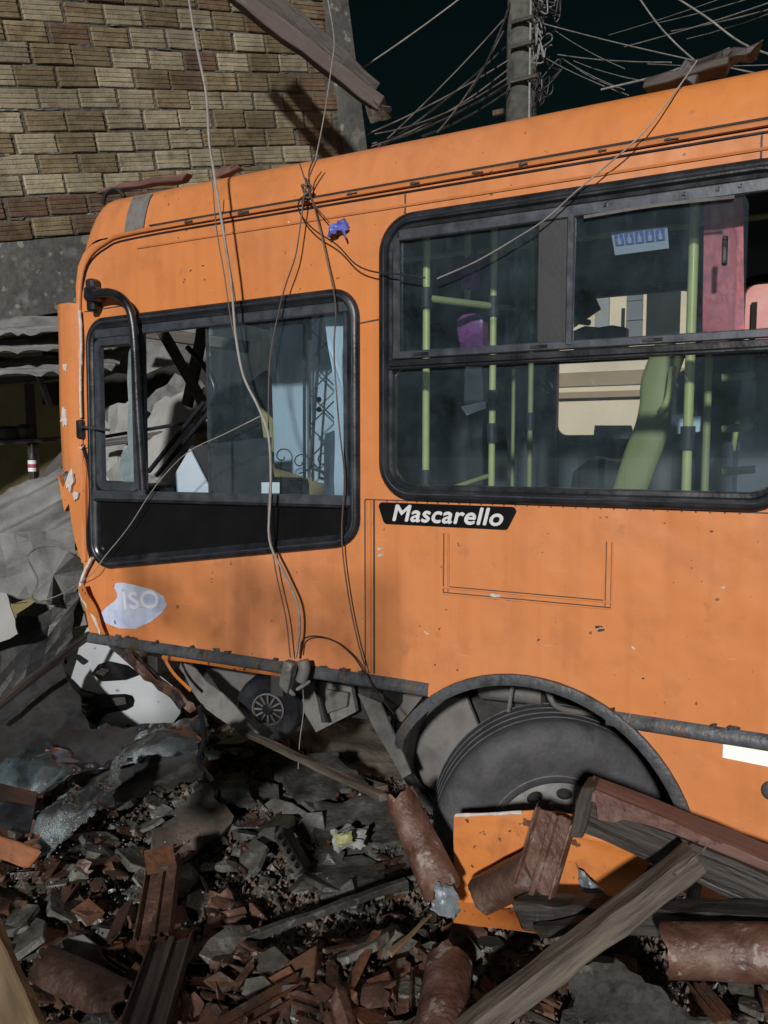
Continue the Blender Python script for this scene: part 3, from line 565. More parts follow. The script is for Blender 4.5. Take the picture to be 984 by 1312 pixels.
# window behind: one fixed light below, two sliders above
def side_window(x0, w=1.60, detail=True):
    B = [(x0, 1.842), (x0 + w, 1.842), (x0 + w, 3.03), (x0, 3.03)]
    sw = ring('side_window', B, .155, [(-.004, .002), (0, -.018), (.014, -.028), (.038, -.026), (.046, -.012), (.06, -.010), (.066, .014), (.066, .03)], 'rubber', bus, 8)
    ring('window_highlight', inset(B, .022), .133, [(0, -.0285), (.004, -.0325), (.008, -.0285)], 'alu', sw, 8)
    x1 = x0 + w
    bar('window_rail', (x0 + .045, -.004, 2.412), (x1 - .045, -.004, 2.412), .03, .04, 'rubber', sw, n=1, jit=0)
    bar('window_rail', (x0 + .05, -.014, 2.405), (x1 - .05, -.014, 2.405), .012, .012, 'blackpanel', sw, n=1, jit=0)
    bar('slider_track', (x0 + .06, -.002, 2.452), (x1 - .06, -.002, 2.452), .024, .032, 'alu', sw, n=1, jit=0)
    bar('slider_track', (x0 + .09, -.002, 2.945), (x1 - .09, -.002, 2.945), .024, .045, 'alu', sw, n=1, jit=0)
    bar('slider_frame', (x0 + .745, .004, 2.45), (x0 + .745, .004, 2.94), .02, .125, 'dark_int', sw, up=Vector((1, 0, 0)), n=1, jit=0)
    bar('slider_frame', (x0 + .81, -.006, 2.45), (x0 + .81, -.006, 2.94), .02, .028, 'alu', sw, up=Vector((1, 0, 0)), n=1, jit=0)
    bar('slider_frame', (x0 + .075, .0, 2.45), (x0 + .075, .0, 2.94), .02, .03, 'alu', sw, up=Vector((1, 0, 0)), n=1, jit=0)
    plate('pane', round_poly([(x0 + .06, 1.90), (x1 - .06, 1.90), (x1 - .06, 2.40), (x0 + .06, 2.40)], .06), 'glass', sw, (), .006, .011)
    plate('sliding_pane', [(x0 + .08, 2.46), (x0 + .72, 2.46), (x0 + .72, 2.93), (x0 + .08, 2.93)], 'glass', sw, (), .010, .014)
    plate('sliding_pane', round_poly([(x0 + .81, 2.46), (x0 + 1.415, 2.46), (x0 + 1.415, 2.935), (x0 + .81, 2.935)], .05), 'glass', sw, (), -.002, .002)
    if detail:
        for xx in (x0 + .16, x0 + .66, x0 + 1.08): bar('track_slot', (xx, -.0155, 2.452), (xx + .07, -.0155, 2.452), .004, .012, 'rubber', sw, n=1, jit=0, bev=0)
        for xx in (x0 + .93, x0 + 1.2, x0 + 1.31, x0 + 1.38): bar('screw', (xx, -.016, 2.95), (xx + .012, -.016, 2.95), .005, .012, 'rubber', sw, n=1, jit=0, bev=0)
        bar('pane_handle', (x0 + 1.345, -.010, 2.69), (x0 + 1.345, -.010, 2.79), .014, .018, 'rubber', sw, up=Vector((1, 0, 0)), n=1, jit=0)
        for zz in (2.70, 2.78): bar('screw', (x0 + 1.34, -.020, zz), (x0 + 1.35, -.020, zz), .006, .008, 'chrome', sw, n=1, jit=0, bev=0)
        tube('torn_seal', [(x0 + .86, -.018, 2.915), (x0 + 1.1, -.018, 2.922), (x0 + 1.37, -.018, 2.915)], .006, 'grey', sw, 5, 3)
    return sw
for i, x in enumerate(WX[:4]): side_window(x, 1.60, i == 0)
side_window(5.0, 1.4, False)

# maker's plate, decal, reflector, rub strip
PL = round_poly([(-1.548, 1.735), (-.992, 1.735), (-.945, 1.828), (-1.582, 1.828)], .018, 4)
np_ = plate('name_plate', PL, 'blackpanel', bus, (), -.007, 0.0)
text_mesh('lettering', 'Mascarello', .098, 'letters', facing(-1.262, -.009, 1.781), shear=.22, bold=.0026, parent=np_, xs=1.12)
DX = [(-3.275, 1.140), (-3.235, 1.118), (-3.14, 1.102), (-3.03, 1.112), (-2.92, 1.16), (-2.84, 1.215), (-2.805, 1.262), (-2.83, 1.305), (-2.90, 1.33), (-3.02, 1.345), (-3.11, 1.352), (-3.16, 1.345), (-3.175, 1.325), (-3.155, 1.295), (-3.15, 1.272), (-3.175, 1.245), (-3.24, 1.205), (-3.275, 1.172)]
dc = plate('decal', DX, 'decal', bus, (), -.002, 0.0)
text_mesh('lettering', 'ISO', .125, 'decal_white', facing(-2.985, -.003, 1.265, R(-7)), bold=.0025, parent=dc, xs=1.35, depth=.0004)
def strip(x0, x1, slope=0.0, h=.058):
    prof = [(0, -.006), (-.016, -.024), (-.022, -.052), (-.016, -.062), (0, -.066)]
    n = 14; V, F = [], []
    for i in range(n + 1):
        x = x0 + (x1 - x0) * i / n
        for k, (y, z) in enumerate(prof): V.append((x, y, ZS + z * h / .058 + .003 * noise.noise(Vector((x * 5, k * .3, 2)))))
    m = len(prof)
    for i in range(n):
        for k in range(m - 1): F.append((i * m + k, i * m + k + 1, (i + 1) * m + k + 1, (i + 1) * m + k))
    me = new_mesh('rub_strip', V, F, 'strip'); smooth_by_angle(me, 50); return obj('rub_strip', me, bus)
strip(-3.37, -1.335); strip(-.585, -.50); strip(-.497, 1.2); strip(1.21, 3.9)
# mud clods stuck along the strip
cl = []
for i in range(26):
    x = rnd.uniform(-3.3, 0.3)
    if -1.34 < x < -.58: continue
    g = bar_geo((x, -.012, ZS + .0), (x + rnd.uniform(.01, .03), -.012, ZS + .002), .012, rnd.uniform(.006, .014), n=2, jit=.003, seed=i); cl.append(g)
o = obj('mud_crust', new_mesh('mud_crust', *merge(cl), 'under'), bus); o['kind'] = 'stuff'
plate('reflective_tape', [(-.172, 1.003), (.12, .995), (.12, .935), (-.172, .946)], 'reflector', bus, (), -.003, 0)
dome = [(.036, 0.0), (.034, -.008), (.026, -.014), (.0, -.017)]
v, f = lathe_geo(dome, 20); obj('side_marker', new_mesh('side_marker', [(p[0] - .008, p[1], p[2] + .855) for p in v], f, 'strip', True), bus)

# wheel arch lip: follows the arch, its torn front end bent in under the floor
lip = []
for i in range(41):
    t = R(-14) + (R(205) - R(-14)) * i / 40
    yy = -.012 + (.55 * ((max(0, t - R(148)) / R(57)) ** 1.2)); rr = ARR - .004 - .02 * max(0, t - R(150))
    lip.append((ARC[0] + rr * math.cos(t), yy, ARC[1] + rr * math.sin(t), t))
def lip_geo(w, d):
    V, F = [], []
    for x, y, z, t in lip:
        c, s = math.cos(t), math.sin(t); i = 1.0
        for dr, dy in ((.012, 0), (.010, -.014), (-.012, -.02), (-w, -.012), (-w, .03), (0, .04)): V.append((x + c * dr, y + dy, z + s * dr))
    m = 6
    for i in range(len(lip) - 1):
        for k in range(m): F.append((i * m + k, i * m + (k + 1) % m, (i + 1) * m + (k + 1) % m, (i + 1) * m + k))
    return V, F
me = new_mesh('wheel_arch_lip', *lip_geo(.034, 0), 'strip'); smooth_by_angle(me, 50); obj('wheel_arch_lip', me, bus)
# liner of the wheel well
V, F = [], []
for i in range(31):
    t = R(-20) + R(230) * i / 30
    for j in range(7):
        y = .03 + .75 * j / 6; rr = ARR + .015 + (.0 if j < 5 else -.01 * (j - 4)) + .008 * noise.noise(Vector((t * 3, y * 6, 0)))
        sh = .5 * ((max(0, t - R(150)) / R(57)) ** 1.2) * (1 - j / 8)
        V.append((ARC[0] + rr * math.cos(t), y + sh, ARC[1] + rr * math.sin(t)))
for i in range(30):
    for j in range(6): F.append((i * 7 + j, i * 7 + j + 1, (i + 1) * 7 + j + 1, (i + 1) * 7 + j))
me = new_mesh('wheel_well_liner', V, F, 'liner'); smooth_by_angle(me, 50); obj('wheel_well_liner', me, bus)
box('wheel_well_back', (-1.55, .84, -.02), (-.25, .88, 1.12), 'under', bus)
tube('air_hose', [(-.95, .35, 1.05), (-.9, .3, 1.0), (-.86, .32, .93), (-.75, .4, .9), (-.6, .45, .95)], .014, 'liner', bus)
tube('brake_chamber', [(-1.25, .45, .93), (-1.05, .42, .95), (-.95, .42, .95)], .06, 'liner', bus, 10, 3)
tube('stay_rod', [(-1.02, .2, 1.10), (-1.06, .25, .9)], .008, 'grey', bus, 5, 0)
# inner part of the torn liner: a rubber-edged flap hanging forward of the wheel
fl = [(505, 940), (512, 905), (545, 888), (600, 893), (618, 940), (600, 985), (585, 1040), (560, 1012), (525, 985)]
outline('liner_flap', fl, .42, 'liner', bus, .02, bulge=.05, sub=3, amp=.02, seed=3)
tube('flap_edge', [PY(x, y, .40) for x, y in ((600, 890), (545, 884), (512, 903), (504, 940), (514, 975), (545, 1010), (575, 1050))], .018, 'rubber', bus, 8)

def wheel(cx, cy, cz, ang, parent):
    w = bpy.data.objects.new('wheel', None); COL.objects.link(w); w.location = (cx, cy, cz); w.rotation_euler = (0, 0, ang); attach(w, parent)
    mtx = base_of(w)
    Ro = .518; tr = []
    tr = [(.285, -.05), (.288, -.018), (.30, -.005), (.33, -.012), (.37, -.022), (.42, -.021), (.455, -.013), (.470, -.008), (.49, .004), (.506, .016), (.514, .028)]
    y = .036
    for g in range(4):
        tr += [(Ro, y), (Ro, y + .044), (Ro - .014, y + .047), (Ro - .014, y + .056)]; y += .060
    tr += [(Ro, y), (Ro - .004, y + .01), (.49, y + .03), (.42, y + .045), (.30, y + .03), (.28, y + .0)]
    v, f = lathe_geo(tr, 72); me = new_mesh('tyre', v, f, 'tyre'); smooth_by_angle(me, 38); me.transform(mtx); obj('tyre', me, w)
    # steel disc with hand holes
    def circ(x, z, rx, rz, a, n=12): return [(x + math.cos(a) * rx * math.cos(t) - math.sin(a) * rz * math.sin(t), z + math.sin(a) * rx * math.cos(t) + math.cos(a) * rz * math.sin(t)) for t in [2 * math.pi * k / n for k in range(n)]]
    hs = [circ(.205 * math.cos(R(36 * k + 8)), .205 * math.sin(R(36 * k + 8)), .026, .036, R(36 * k + 8)) for k in range(10)]
    v, f = plate_geo(circ(0, 0, .262, .262, 0, 48), hs, .030, .040); me = new_mesh('rim_disc', v, f, 'rim'); smooth_by_angle(me, 30); me.transform(mtx); rd = obj('rim', me, w)
    v, f = lathe_geo([(.296, -.012), (.300, -.004), (.292, .0), (.285, -.006), (.268, .028), (.262, .034), (.262, .10)], 60); me = new_mesh('rim_flange', v, f, 'rim'); smooth_by_angle(me, 50); me.transform(mtx); obj('rim_flange', me, w)
    v, f = lathe_geo([(.14, .03), (.135, -.02), (.11, -.045), (.085, -.05), (.08, -.075), (.05, -.085), (0, -.086)], 32); me = new_mesh('hub', v, f, 'rim'); smooth_by_angle(me, 40); me.transform(mtx); obj('hub', me, w)
    for k in range(10):
        t = R(36 * k + 26); v, f = lathe_geo([(.014, .03), (.014, .008), (.008, .004), (0, .004)], 8); me = new_mesh('wheel_nut', [(p[0] + .158 * math.cos(t), p[1], p[2] + .158 * math.sin(t)) for p in v], f, 'rim'); me.transform(mtx); obj('wheel_nut', me, w)
    v, f = lathe_geo([(.27, .09), (.0, .09)], 32); me = new_mesh('dark_backing', v, f, 'void'); me.transform(mtx); obj('dark_backing', me, w)  # near-black disc painted as the dark behind the hand holes
    return w
wheel(-.815, .17, .39, R(25), bus)
wheel(4.6, .06, .515, 0, bus)

# mirror arm and bracket, front corner fascia, torn edges
ma = [PY(*p, -.07) for p in ((122, 377), (140, 375), (157, 383), (168, 402), (173, 440), (177, 520), (181, 580), (184, 628))]
arm = tube('mirror_arm', ma, .0225, 'rubber', bus, 12, 6, None)
bar('arm_bracket', PY(119, 358, -.03), PY(121, 400, -.03), .07, .055, 'rubber', arm, up=Vector((1, 0, 0)), n=1, jit=0, bev=.012)
bar('arm_clamp', PY(112, 377, -.05), PY(128, 377, -.05), .075, .075, 'rubber', arm, n=1, jit=0, bev=.015)
bar('mirror_stay', PY(104, 547, -.02), PY(140, 551, -.05), .014, .014, 'alu', bus, n=1, jit=0)
bar('stay_bracket', PY(103, 538, -.015), PY(104, 562, -.015), .04, .04, 'rubber', bus, up=Vector((1, 0, 0)), n=1, jit=0, bev=.008)
# fascia: curved strip standing proud of the corner, cut off low down
V, F = [], []
prof = [(-3.372, -.012), (-3.42, -.030), (-3.48, -.028), (-3.53, -.008), (-3.555, .03), (-3.56, .12), (-3.52, .2)]
zz = [2.815, 2.83, 2.7, 2.5, 2.3, 2.1, 1.98, 1.90]
for j, z in enumerate(zz):
    for i, (x, y) in enumerate(prof):
        dz = .02 * (1 if 0 < i < 5 else 0) if j == 1 else 0
        zz_ = z - (.006 if j == 1 and i in (0, 4) else 0) + (.06 * i / 6 if j == 7 else 0) + (.05 * noise.noise(Vector((i * 1.3, j, 4))) if j == 7 else 0)
        V.append((x + .012 * noise.noise(Vector((z * 2, i * .2, 9))), y, zz_))
for j in range(len(zz) - 1):
    for i in range(len(prof) - 1): F.append((j * 7 + i, j * 7 + i + 1, (j + 1) * 7 + i + 1, (j + 1) * 7 + i))
F.append(tuple(range(7)))
me = new_mesh('corner_fascia', V, F, 'orange'); smooth_by_angle(me, 45); fas = obj('corner_fascia', me, bus)
outline('corner_fascia', [(76, 608), (84, 625), (104, 575), (112, 600), (113, 660), (112, 722), (104, 716), (98, 690), (92, 645), (86, 655)], .0, 'orange', bus, .03, bulge=.02, sub=1)
outline('side_corner', [(103, 560), (116, 560), (120, 700), (117, 728), (104, 720), (106, 640)], .004, 'orange', bus, .03)
tube('torn_edge', [PY(x, y, -.02) for x, y in ((102, 398), (104, 440), (103, 490), (104, 535))], .009, 'foam', bus, 6, 8)
for pts in ([(86, 600), (91, 612), (84, 630), (77, 628), (75, 615)], [(72, 520), (79, 524), (81, 545), (75, 548), (70, 540)], [(74, 467), (80, 466), (79, 477), (74, 474)], [(84, 630), (94, 628), (95, 640), (88, 643)], [(92, 574), (103, 570), (98, 577)]):
    cx, cy = sum(p[0] for p in pts) / len(pts), sum(p[1] for p in pts) / len(pts); rg_ = []
    for q in range(len(pts)):
        a, b = pts[q - 1], pts[q]
        for t in (0, .33, .66):
            k = rq.uniform(.45, .95); rg_.append((cx + 6 + (a[0] + (b[0] - a[0]) * t - cx) * k, cy + (a[1] + (b[1] - a[1]) * t - cy) * k * 1.2))
    outline('paint_scrape', rg_, -.034, 'foam', bus, .012, amp=.001)
tube('torn_edge', [PY(x, y, -.01) for x, y in ((106, 570), (114, 600), (116, 640), (113, 690), (118, 722))], .010, 'rubber', bus, 6, 6)
tube('bent_trim', [PY(x, y, -.02) for x, y in ((118, 715), (107, 738), (104, 760), (118, 785), (130, 812))], .012, 'foam', bus, 6, 6)
crumple('torn_flange', [PY(100, 752, -.03), PY(108, 748, -.05), PY(137, 812, -.03), PY(126, 812, -.01)], 3, 10, .03, 'orange2', bus, 5, None, .004, 5)
crumple('torn_flange', [PY(148, 836, .02), PY(165, 838, .0), PY(252, 908, .06), PY(243, 914, .08)], 4, 14, .04, 'tile_pink', bus, 8, None, .006, 5)
crumple('torn_flange', [PY(135, 822, .02), PY(150, 818, .0), PY(240, 900, .06), PY(232, 908, .08)], 4, 14, .03, 'wood_dark', bus, 9, None, .006, 5)
tube('skirt_flange', [PY(x, y, .03) for x, y in ((209, 842), (260, 848), (320, 858), (378, 866))], .012, 'orange2', bus, 5, 4)
tube('skirt_flange', [PY(x, y, .05) for x, y in ((209, 840), (222, 862), (245, 885))], .009, 'orange2', bus, 5, 4)
# underbody: sills, cross members, brackets
box('chassis_rail', (-3.2, .55, .62), (6.4, .68, .86), 'under', bus, .01)
box('chassis_rail', (-3.2, 1.8, .62), (6.4, 1.93, .86), 'under', bus, .01)
for x in (-3.0, -2.2, -1.65, .2, 1.6, 3.2): box('cross_member', (x, .05, .86), (x + .07, 2.4, .96), 'under', bus, .006)
outline('sill_bracket', [(382, 868), (450, 880), (456, 912), (405, 938), (385, 905)], .45, 'grey', bus, .03, sub=1)
outline('sill_bracket', [(418, 884), (446, 888), (444, 905), (416, 915)], .42, 'liner', bus, .02)
bar('sill_bracket', PY(403, 870, .40), PY(416, 925, .36), .02, .03, 'under', bus, up=Vector((0, 1, 0)))
outline('hanging_sheet', [(215, 848), (245, 858), (300, 905), (335, 938), (320, 945), (262, 905)], .18, 'grey', bus, .008, tilt=.2, sub=2, amp=.03, seed=5)
outline('hanging_sheet', [(262, 855), (330, 866), (312, 905), (300, 905)], .5, 'liner', bus, .01)
outline('hanging_sheet', [(465, 885), (492, 898), (522, 995), (510, 1002), (478, 930)], .02, 'grey', bus, .012, tilt=-.25, sub=2, amp=.015, seed=7)
outline('hanging_sheet', [(478, 895), (548, 885), (515, 925), (492, 915)], .25, 'liner', bus, .01)
# fan drum under the driver's floor
dr = bpy.data.objects.new('fan_drum', None); COL.objects.link(dr); dr.location = (-2.44, .36, .66); dr.rotation_euler = (0, 0, R(16)); attach(dr, bus)
mt = base_of(dr)
def lm(name, prof, mat, n=40, parent=dr, ang=35, mtx=mt):
    v, f = lathe_geo(prof, n); me = new_mesh(name, v, f, mat); smooth_by_angle(me, ang); me.transform(mtx); return obj(name, me, parent)
lm('casing', [(.0, .012), (.075, .012), (.08, .004), (.165, -.004), (.178, .004), (.185, .02), (.185, .05), (.178, .055), (.178, .1), (.186, .105), (.186, .14), (.178, .145), (.178, .2), (.15, .24), (0, .24)], 'rubber')
lm('centre_ring', [(.088, .004), (.09, -.008), (.082, -.012), (.078, .004)], 'liner')
lm('centre_ring', [(.03, .004), (.03, -.010), (.022, -.012), (.0, -.012)], 'rubber')
for k in range(12):
    t = R(30 * k); a = mt @ Vector((.032 * math.cos(t), -.004, .032 * math.sin(t))); b = mt @ Vector((.078 * math.cos(t), -.004, .078 * math.sin(t))); bar('spoke', a, b, .009, .008, 'liner', dr, up=Vector((0, 1, .01)), n=1, jit=0, bev=0)

# cabin: floor, poles, mirrored door, seats, signs
for x0, x1, y0 in ((-3.3, -1.65, .06), (-1.65, -.2, .92), (-.2, 3.9, .06), (3.9, 5.3, .92), (5.3, 6.5, .06)): box('floor', (x0, y0, .98), (x1, 2.46, 1.02), 'dark_int', bus)
box('rear_wall', (6.5, .04, .5), (6.58, 2.46, 3.2), 'orange', bus)
box('engine_cover', (-3.2, 1.1, 1.02), (-2.2, 1.9, 1.62), 'dark_int', bus, .06)
box('dashboard', (-3.34, .12, 1.1), (-2.95, 1.6, 1.86), 'dark_int', bus, .05)
st = [(-2.72 + .0, .55 + .22 * math.cos(R(15 * k)), 1.98 + .22 * math.sin(R(15 * k)) * .8) for k in range(25)]
st = [Vector((p[0] + (p[2] - 1.98) * -.6, p[1], p[2])) for p in st]; tube('steering_wheel', st, .016, 'rubber', bus, 8, 1)
sd = box('driver_seat', (-2.45, .3, 1.35), (-2.0, .8, 1.5), 'seat', bus, .04); box('backrest', (-2.06, .3, 1.45), (-1.9, .8, 2.15), 'seat', sd, .05)
# added pale panels and lattice paint a door and grille mirrored in the glass
outline('door_reflection', [(346, 420), (392, 414), (394, 612), (352, 600)], .62, 'panelblue', bus, .02)
outline('door_reflection', [(400, 402), (440, 394), (446, 625), (398, 616)], .50, 'panelblue', bus, .02)
outline('door_reflection', [(372, 392), (425, 386), (425, 395), (372, 402)], .50, 'panelblue', bus, .02)
def P_in(px, py, Y): return PY(px, py, Y)
for x0, y0, x1, y1 in ((395, 395, 443, 402), (390, 405, 390, 615), (398, 600, 440, 612), (412, 400, 398, 600)):
    bar('reflected_bar', P_in(x0, y0, .36), P_in(x1, y1, .36), .012, .012, 'dark_int', bus, n=1, jit=0, bev=0)
for k in range(5):
    for d in (-1, 1):
        y0 = 420 + 42 * k; bar('reflected_lattice', P_in(396, y0, .34), P_in(442, y0 + d * 46, .34), .006, .006, 'dark_int', bus, n=1, jit=0, bev=0)
for cx, cy in ((362, 585), (385, 592), (415, 590)): tube('reflected_scroll', [P_in(cx + (2 + 1.3 * k) * math.cos(k * .8), cy + (2 + 1.3 * k) * math.sin(k * .8), .34) for k in range(11)], .0035, 'dark_int', bus, 5, 3)
outline('hanging_curtain', [(415, 395), (445, 388), (450, 520), (448, 640), (428, 642), (432, 560), (428, 470)], .10, 'panelblue', bus, .006, bulge=.02, sub=2, amp=.03, seed=2)
outline('paper_note', [(335, 618), (358, 618), (358, 632), (335, 632)], .2, 'paper', bus, .003)
outline('cab_panel', [(205, 640), (243, 575), (270, 628), (262, 642)], .25, 'panelblue', bus, .01)
outline('cab_panel', [(243, 572), (345, 560), (345, 640), (275, 642)], .28, 'dark_int', bus, .02)
outline('cab_panel', [(332, 520), (352, 540), (366, 585), (340, 575)], .9, 'olive', bus, .02)
for a, b in (((190, 605), (262, 515)), ((200, 610), (268, 528))): bar('wiper_arm', PY(*a, .35), PY(*b, .35), .022, .022, 'rubber', bus, n=2, jit=0)
bar('wiper_arm', PY(120, 562, .4), PY(250, 540, .5), .02, .02, 'rubber', bus, n=2, jit=0)
tube('wiper_hose', [PY(*p, .42) for p in ((240, 445), (262, 470), (275, 500), (262, 525), (268, 545))], .016, 'rubber', bus, 7)
def pole(px, Y, z0, z1, r=.0165, mat='yellow', joints=()):
    p = PY(px, 500, Y); pl = tube('grab_pole', [(p.x, Y, z0), (p.x, Y, z1)], r, mat, bus, 12, 0)
    for z in joints: tube('pole_joint', [(p.x, Y, z - .045), (p.x, Y, z + .045)], r * 1.5, 'dark_int', pl, 12, 0)
    return p.x
xa = pole(546, .20, 1.02, 3.24, .0165, 'yellow', (2.72, 1.92)); xb = pole(631, .42, 1.02, 3.30, .0155, 'yellow', (2.70, 2.28, 2.13)); pole(598, .55, 2.75, 3.32, .016)
pole(680, .95, 1.4, 3.35, .014, 'olive', (2.6, 2.2)); pole(658, 1.2, 1.02, 2.5, .011, 'olive')
xe = pole(883, .22, 1.02, 3.24, .0185, 'yellow', (2.10,)); pole(907, .6, 1.02, 3.32, .016, 'olive', (2.75,))
tube('grab_rail', [(xa, .20, 2.72), (xb, .42, 2.70)], .0165, 'olive', bus, 10, 0)
tube('grab_rail', [(xb, .42, 2.70), (xb + .25, 1.2, 2.72)], .0165, 'dark_int', bus, 10, 0)
tube('grab_rail', [(-3, 1.75, 3.30), (0, 1.75, 3.30), (6, 1.75, 3.30)], .017, 'yellow', bus, 10, 0)
tube('grab_rail', [(-1.6, .75, 3.27), (0, .75, 3.27), (6, .75, 3.27)], .017, 'yellow', bus, 10, 0)
tube('floor_rail', [PY(560, 632, .9), PY(625, 610, 1.1)], .014, 'olive', bus, 8, 0)
for y in (483, 548, 603): tube('seat_rail', [PY(925, y + 2, .95), PY(968, y - 2, .95)], .019, 'olive', bus, 8, 0)
# broad curved yellow-green arm of the turnstile stand
ctr = [((862, 440), 26), ((850, 470), 30), ((842, 495), 26), ((840, 520), 27), ((835, 550), 30), ((822, 585), 30), ((808, 625), 28), ((795, 665), 28)]
V = []; F = []
pts = catmull([PY(p[0], p[1], .72) for p, w in ctr], 4); ws = [ctr[min(len(ctr) - 1, i // 4)][1] for i in range(len(pts))]
ws = [sum(ws[max(0, i - 3):i + 4]) / len(ws[max(0, i - 3):i + 4]) * .0037 for i in range(len(pts))]
for i, p in enumerate(pts):
    d = (pts[min(i + 1, len(pts) - 1)] - pts[max(0, i - 1)]).normalized(); s = d.cross(Vector((0, 1, 0))).normalized()
    for k in range(12):
        t = 2 * math.pi * k / 12; V.append(p + s * (math.copysign(abs(math.cos(t)) ** .6, math.cos(t)) * ws[i] * .72) + Vector((0, math.copysign(abs(math.sin(t)) ** .6, math.sin(t)) * .04, 0)))
for i in range(len(pts) - 1):
    for k in range(12): F.append((i * 12 + k, i * 12 + (k + 1) % 12, (i + 1) * 12 + (k + 1) % 12, (i + 1) * 12 + k))
F += [tuple(range(12)), tuple((len(pts) - 1) * 12 + k for k in range(11, -1, -1))]
me = new_mesh('turnstile_arm', V, F, 'olive'); smooth_by_angle(me, 60); obj('turnstile_arm', me, bus)
tube('turnstile_rail', [PY(862, 470, .62), PY(856, 510, .62), PY(845, 530, .62)], .016, 'yellow', bus, 8)
# partitions and dark furniture
outline('partition', [(650, 478), (712, 476), (712, 640), (650, 640)], 2.2, 'lining', bus, .02)
outline('partition', [(640, 290), (658, 288), (655, 382), (635, 380)], 1.9, 'lining', bus, .02)
outline('partition', [(560, 300), (600, 297), (600, 500), (560, 500)], 2.2, 'dark_int', bus, .03)
outline('partition', [(556, 470), (618, 470), (618, 640), (556, 640)], 1.9, 'dark_int', bus, .03)
outline('cash_box', [(735, 605), (760, 585), (790, 592), (800, 640), (730, 640)], 1.2, 'dark_int', bus, .2, sub=1, bulge=.03)
outline('cash_box', [(762, 545), (808, 545), (812, 562), (760, 562)], 2.1, 'grey', bus, .04)
outline('tilted_flap', [(735, 372), (757, 368), (770, 396), (735, 420)], 2.2, 'rubber', bus, .01)
outline('seat_top', [(735, 424), (750, 418), (768, 420), (785, 417), (803, 420), (803, 445), (735, 448)], 2.1, 'dark_int', bus, .08, bulge=.02, sub=1)
def seat(x, y):
    s = bpy.data.objects.new('passenger_seat', None); COL.objects.link(s); s.location = (x, y, 1.02); attach(s, bus)
    box('cushion', (x - .2, y - .21, 1.42), (x + .24, y + .21, 1.5), 'seat', s, .03); box('backrest', (x + .2, y - .21, 1.5), (x + .27, y + .21, 2.1), 'seat', s, .03)
    tube('handle', [(x + .26, y - .18, 2.05), (x + .28, y - .18, 2.2), (x + .28, y + .18, 2.2), (x + .26, y + .18, 2.05)], .015, 'yellow', s, 8, 3); box('leg', (x - .1, y - .05, 1.02), (x + .1, y + .05, 1.42), 'dark_int', s)
for x in (.5, 1.3, 2.1, 2.9, 3.7):
    for y in (.42, 2.1): seat(x, y)
seat(-.55, 2.15)
# sign with five pictograms, set by the near window for sun, white painted dim
SY = .10; sg = [PY(*p, SY) for p in ((783, 298), (855, 290), (857, 318), (788, 327))]
sign = outline('seat_sign', [(783, 298), (855, 290), (857, 318), (788, 327)], SY, 'sign', bus, .006)
for k in range(5):
    u0, u1 = .05 + .185 * k, .05 + .185 * k + .155
    def q(u, v): a = sg[0].lerp(sg[1], u); b = sg[3].lerp(sg[2], u); p = a.lerp(b, v); return (p.x, p.z)
    plate('pictogram', [q(u0, .62), q(u1, .62), q(u1, .1), q(u0, .1)], 'blueprint', sign, (), SY - .004, SY - .001)
    um = (u0 + u1) / 2
    plate('figure', [q(um - .03, .58), q(um + .03, .58), q(um + .035, .34), q(um + .012, .30), q(um + .012, .16), q(um - .012, .16), q(um - .012, .30), q(um - .035, .34)], 'sign', sign, (), SY - .007, SY - .005)
outline('red_glow_film', [(902, 262), (952, 254), (954, 434), (900, 440)], .16, 'red', bus, .004, amp=.012, sub=2)  # red light on the pane put in as an added coloured sheet
tag(outline('bag', [(588, 412), (597, 404), (612, 403), (622, 412), (621, 444), (590, 446)], .5, 'purple', None, .08, bulge=.05, sub=2, amp=.03), 'purple bag hanging between two yellow poles inside the bus', 'bag')
tag(outline('bag', [(596, 330), (606, 318), (614, 335), (613, 372), (592, 374)], .55, 'purple', None, .05, bulge=.04, sub=2, amp=.03), 'slim purple bag hung above the level yellow rail inside the bus', 'bag')
outline('ticket_box', [(596, 470), (617, 470), (620, 515), (594, 520)], .5, 'dark_int', bus, .1, sub=1)
tag(outline('paper_note', [(590, 521), (622, 514), (623, 523), (598, 532)], .46, 'paper', None, .003), 'white paper slip hanging beside the second yellow pole inside the bus', 'paper')
outline('blue_flap', [(850, 520), (868, 478), (885, 470), (884, 560), (858, 562)], .8, 'seat', bus, .02)
outline('ticket_reader', [(866, 536), (898, 533), (896, 553), (868, 556)], .55, 'panelblue', bus, .05)

# ------------------------------------------------------------------ brick house hit by the bus
D1 = ray(1930, 142).normalized(); N_ = ray(430, 0).cross(ray(455, 190)); D2 = N_.cross(D1).normalized()
if D2.z < 0: D2 = -D2
WP = PD(20, 200, 6.2); WN = D1.cross(D2)          # WN points out of the wall towards the street
def wallp(u, v, out=0.0): return WP + D1 * u + D2 * v + WN * out
WF = Matrix(((D1.x, -WN.x, D2.x), (D1.y, -WN.y, D2.y), (D1.z, -WN.z, D2.z)))   # local -Y faces the street
house = thing('brick_house', 'roofless brick house wall of bare hollow bricks with a concrete corner post', 'house', wallp(1.4, -4.2, -.3))
def wall_slab(name, u0, u1, v0, v1, o0, o1, mat, parent=house):
    v, f = box_geo((u0, -o1, v0), (u1, -o0, v1)); return obj(name, new_mesh(name, [WP + WF @ Vector(p) for p in v], f, mat), parent)
wall_slab('mortar', -2.5, 3.2, -.62, 2.6, -.18, -.013, 'mortar')
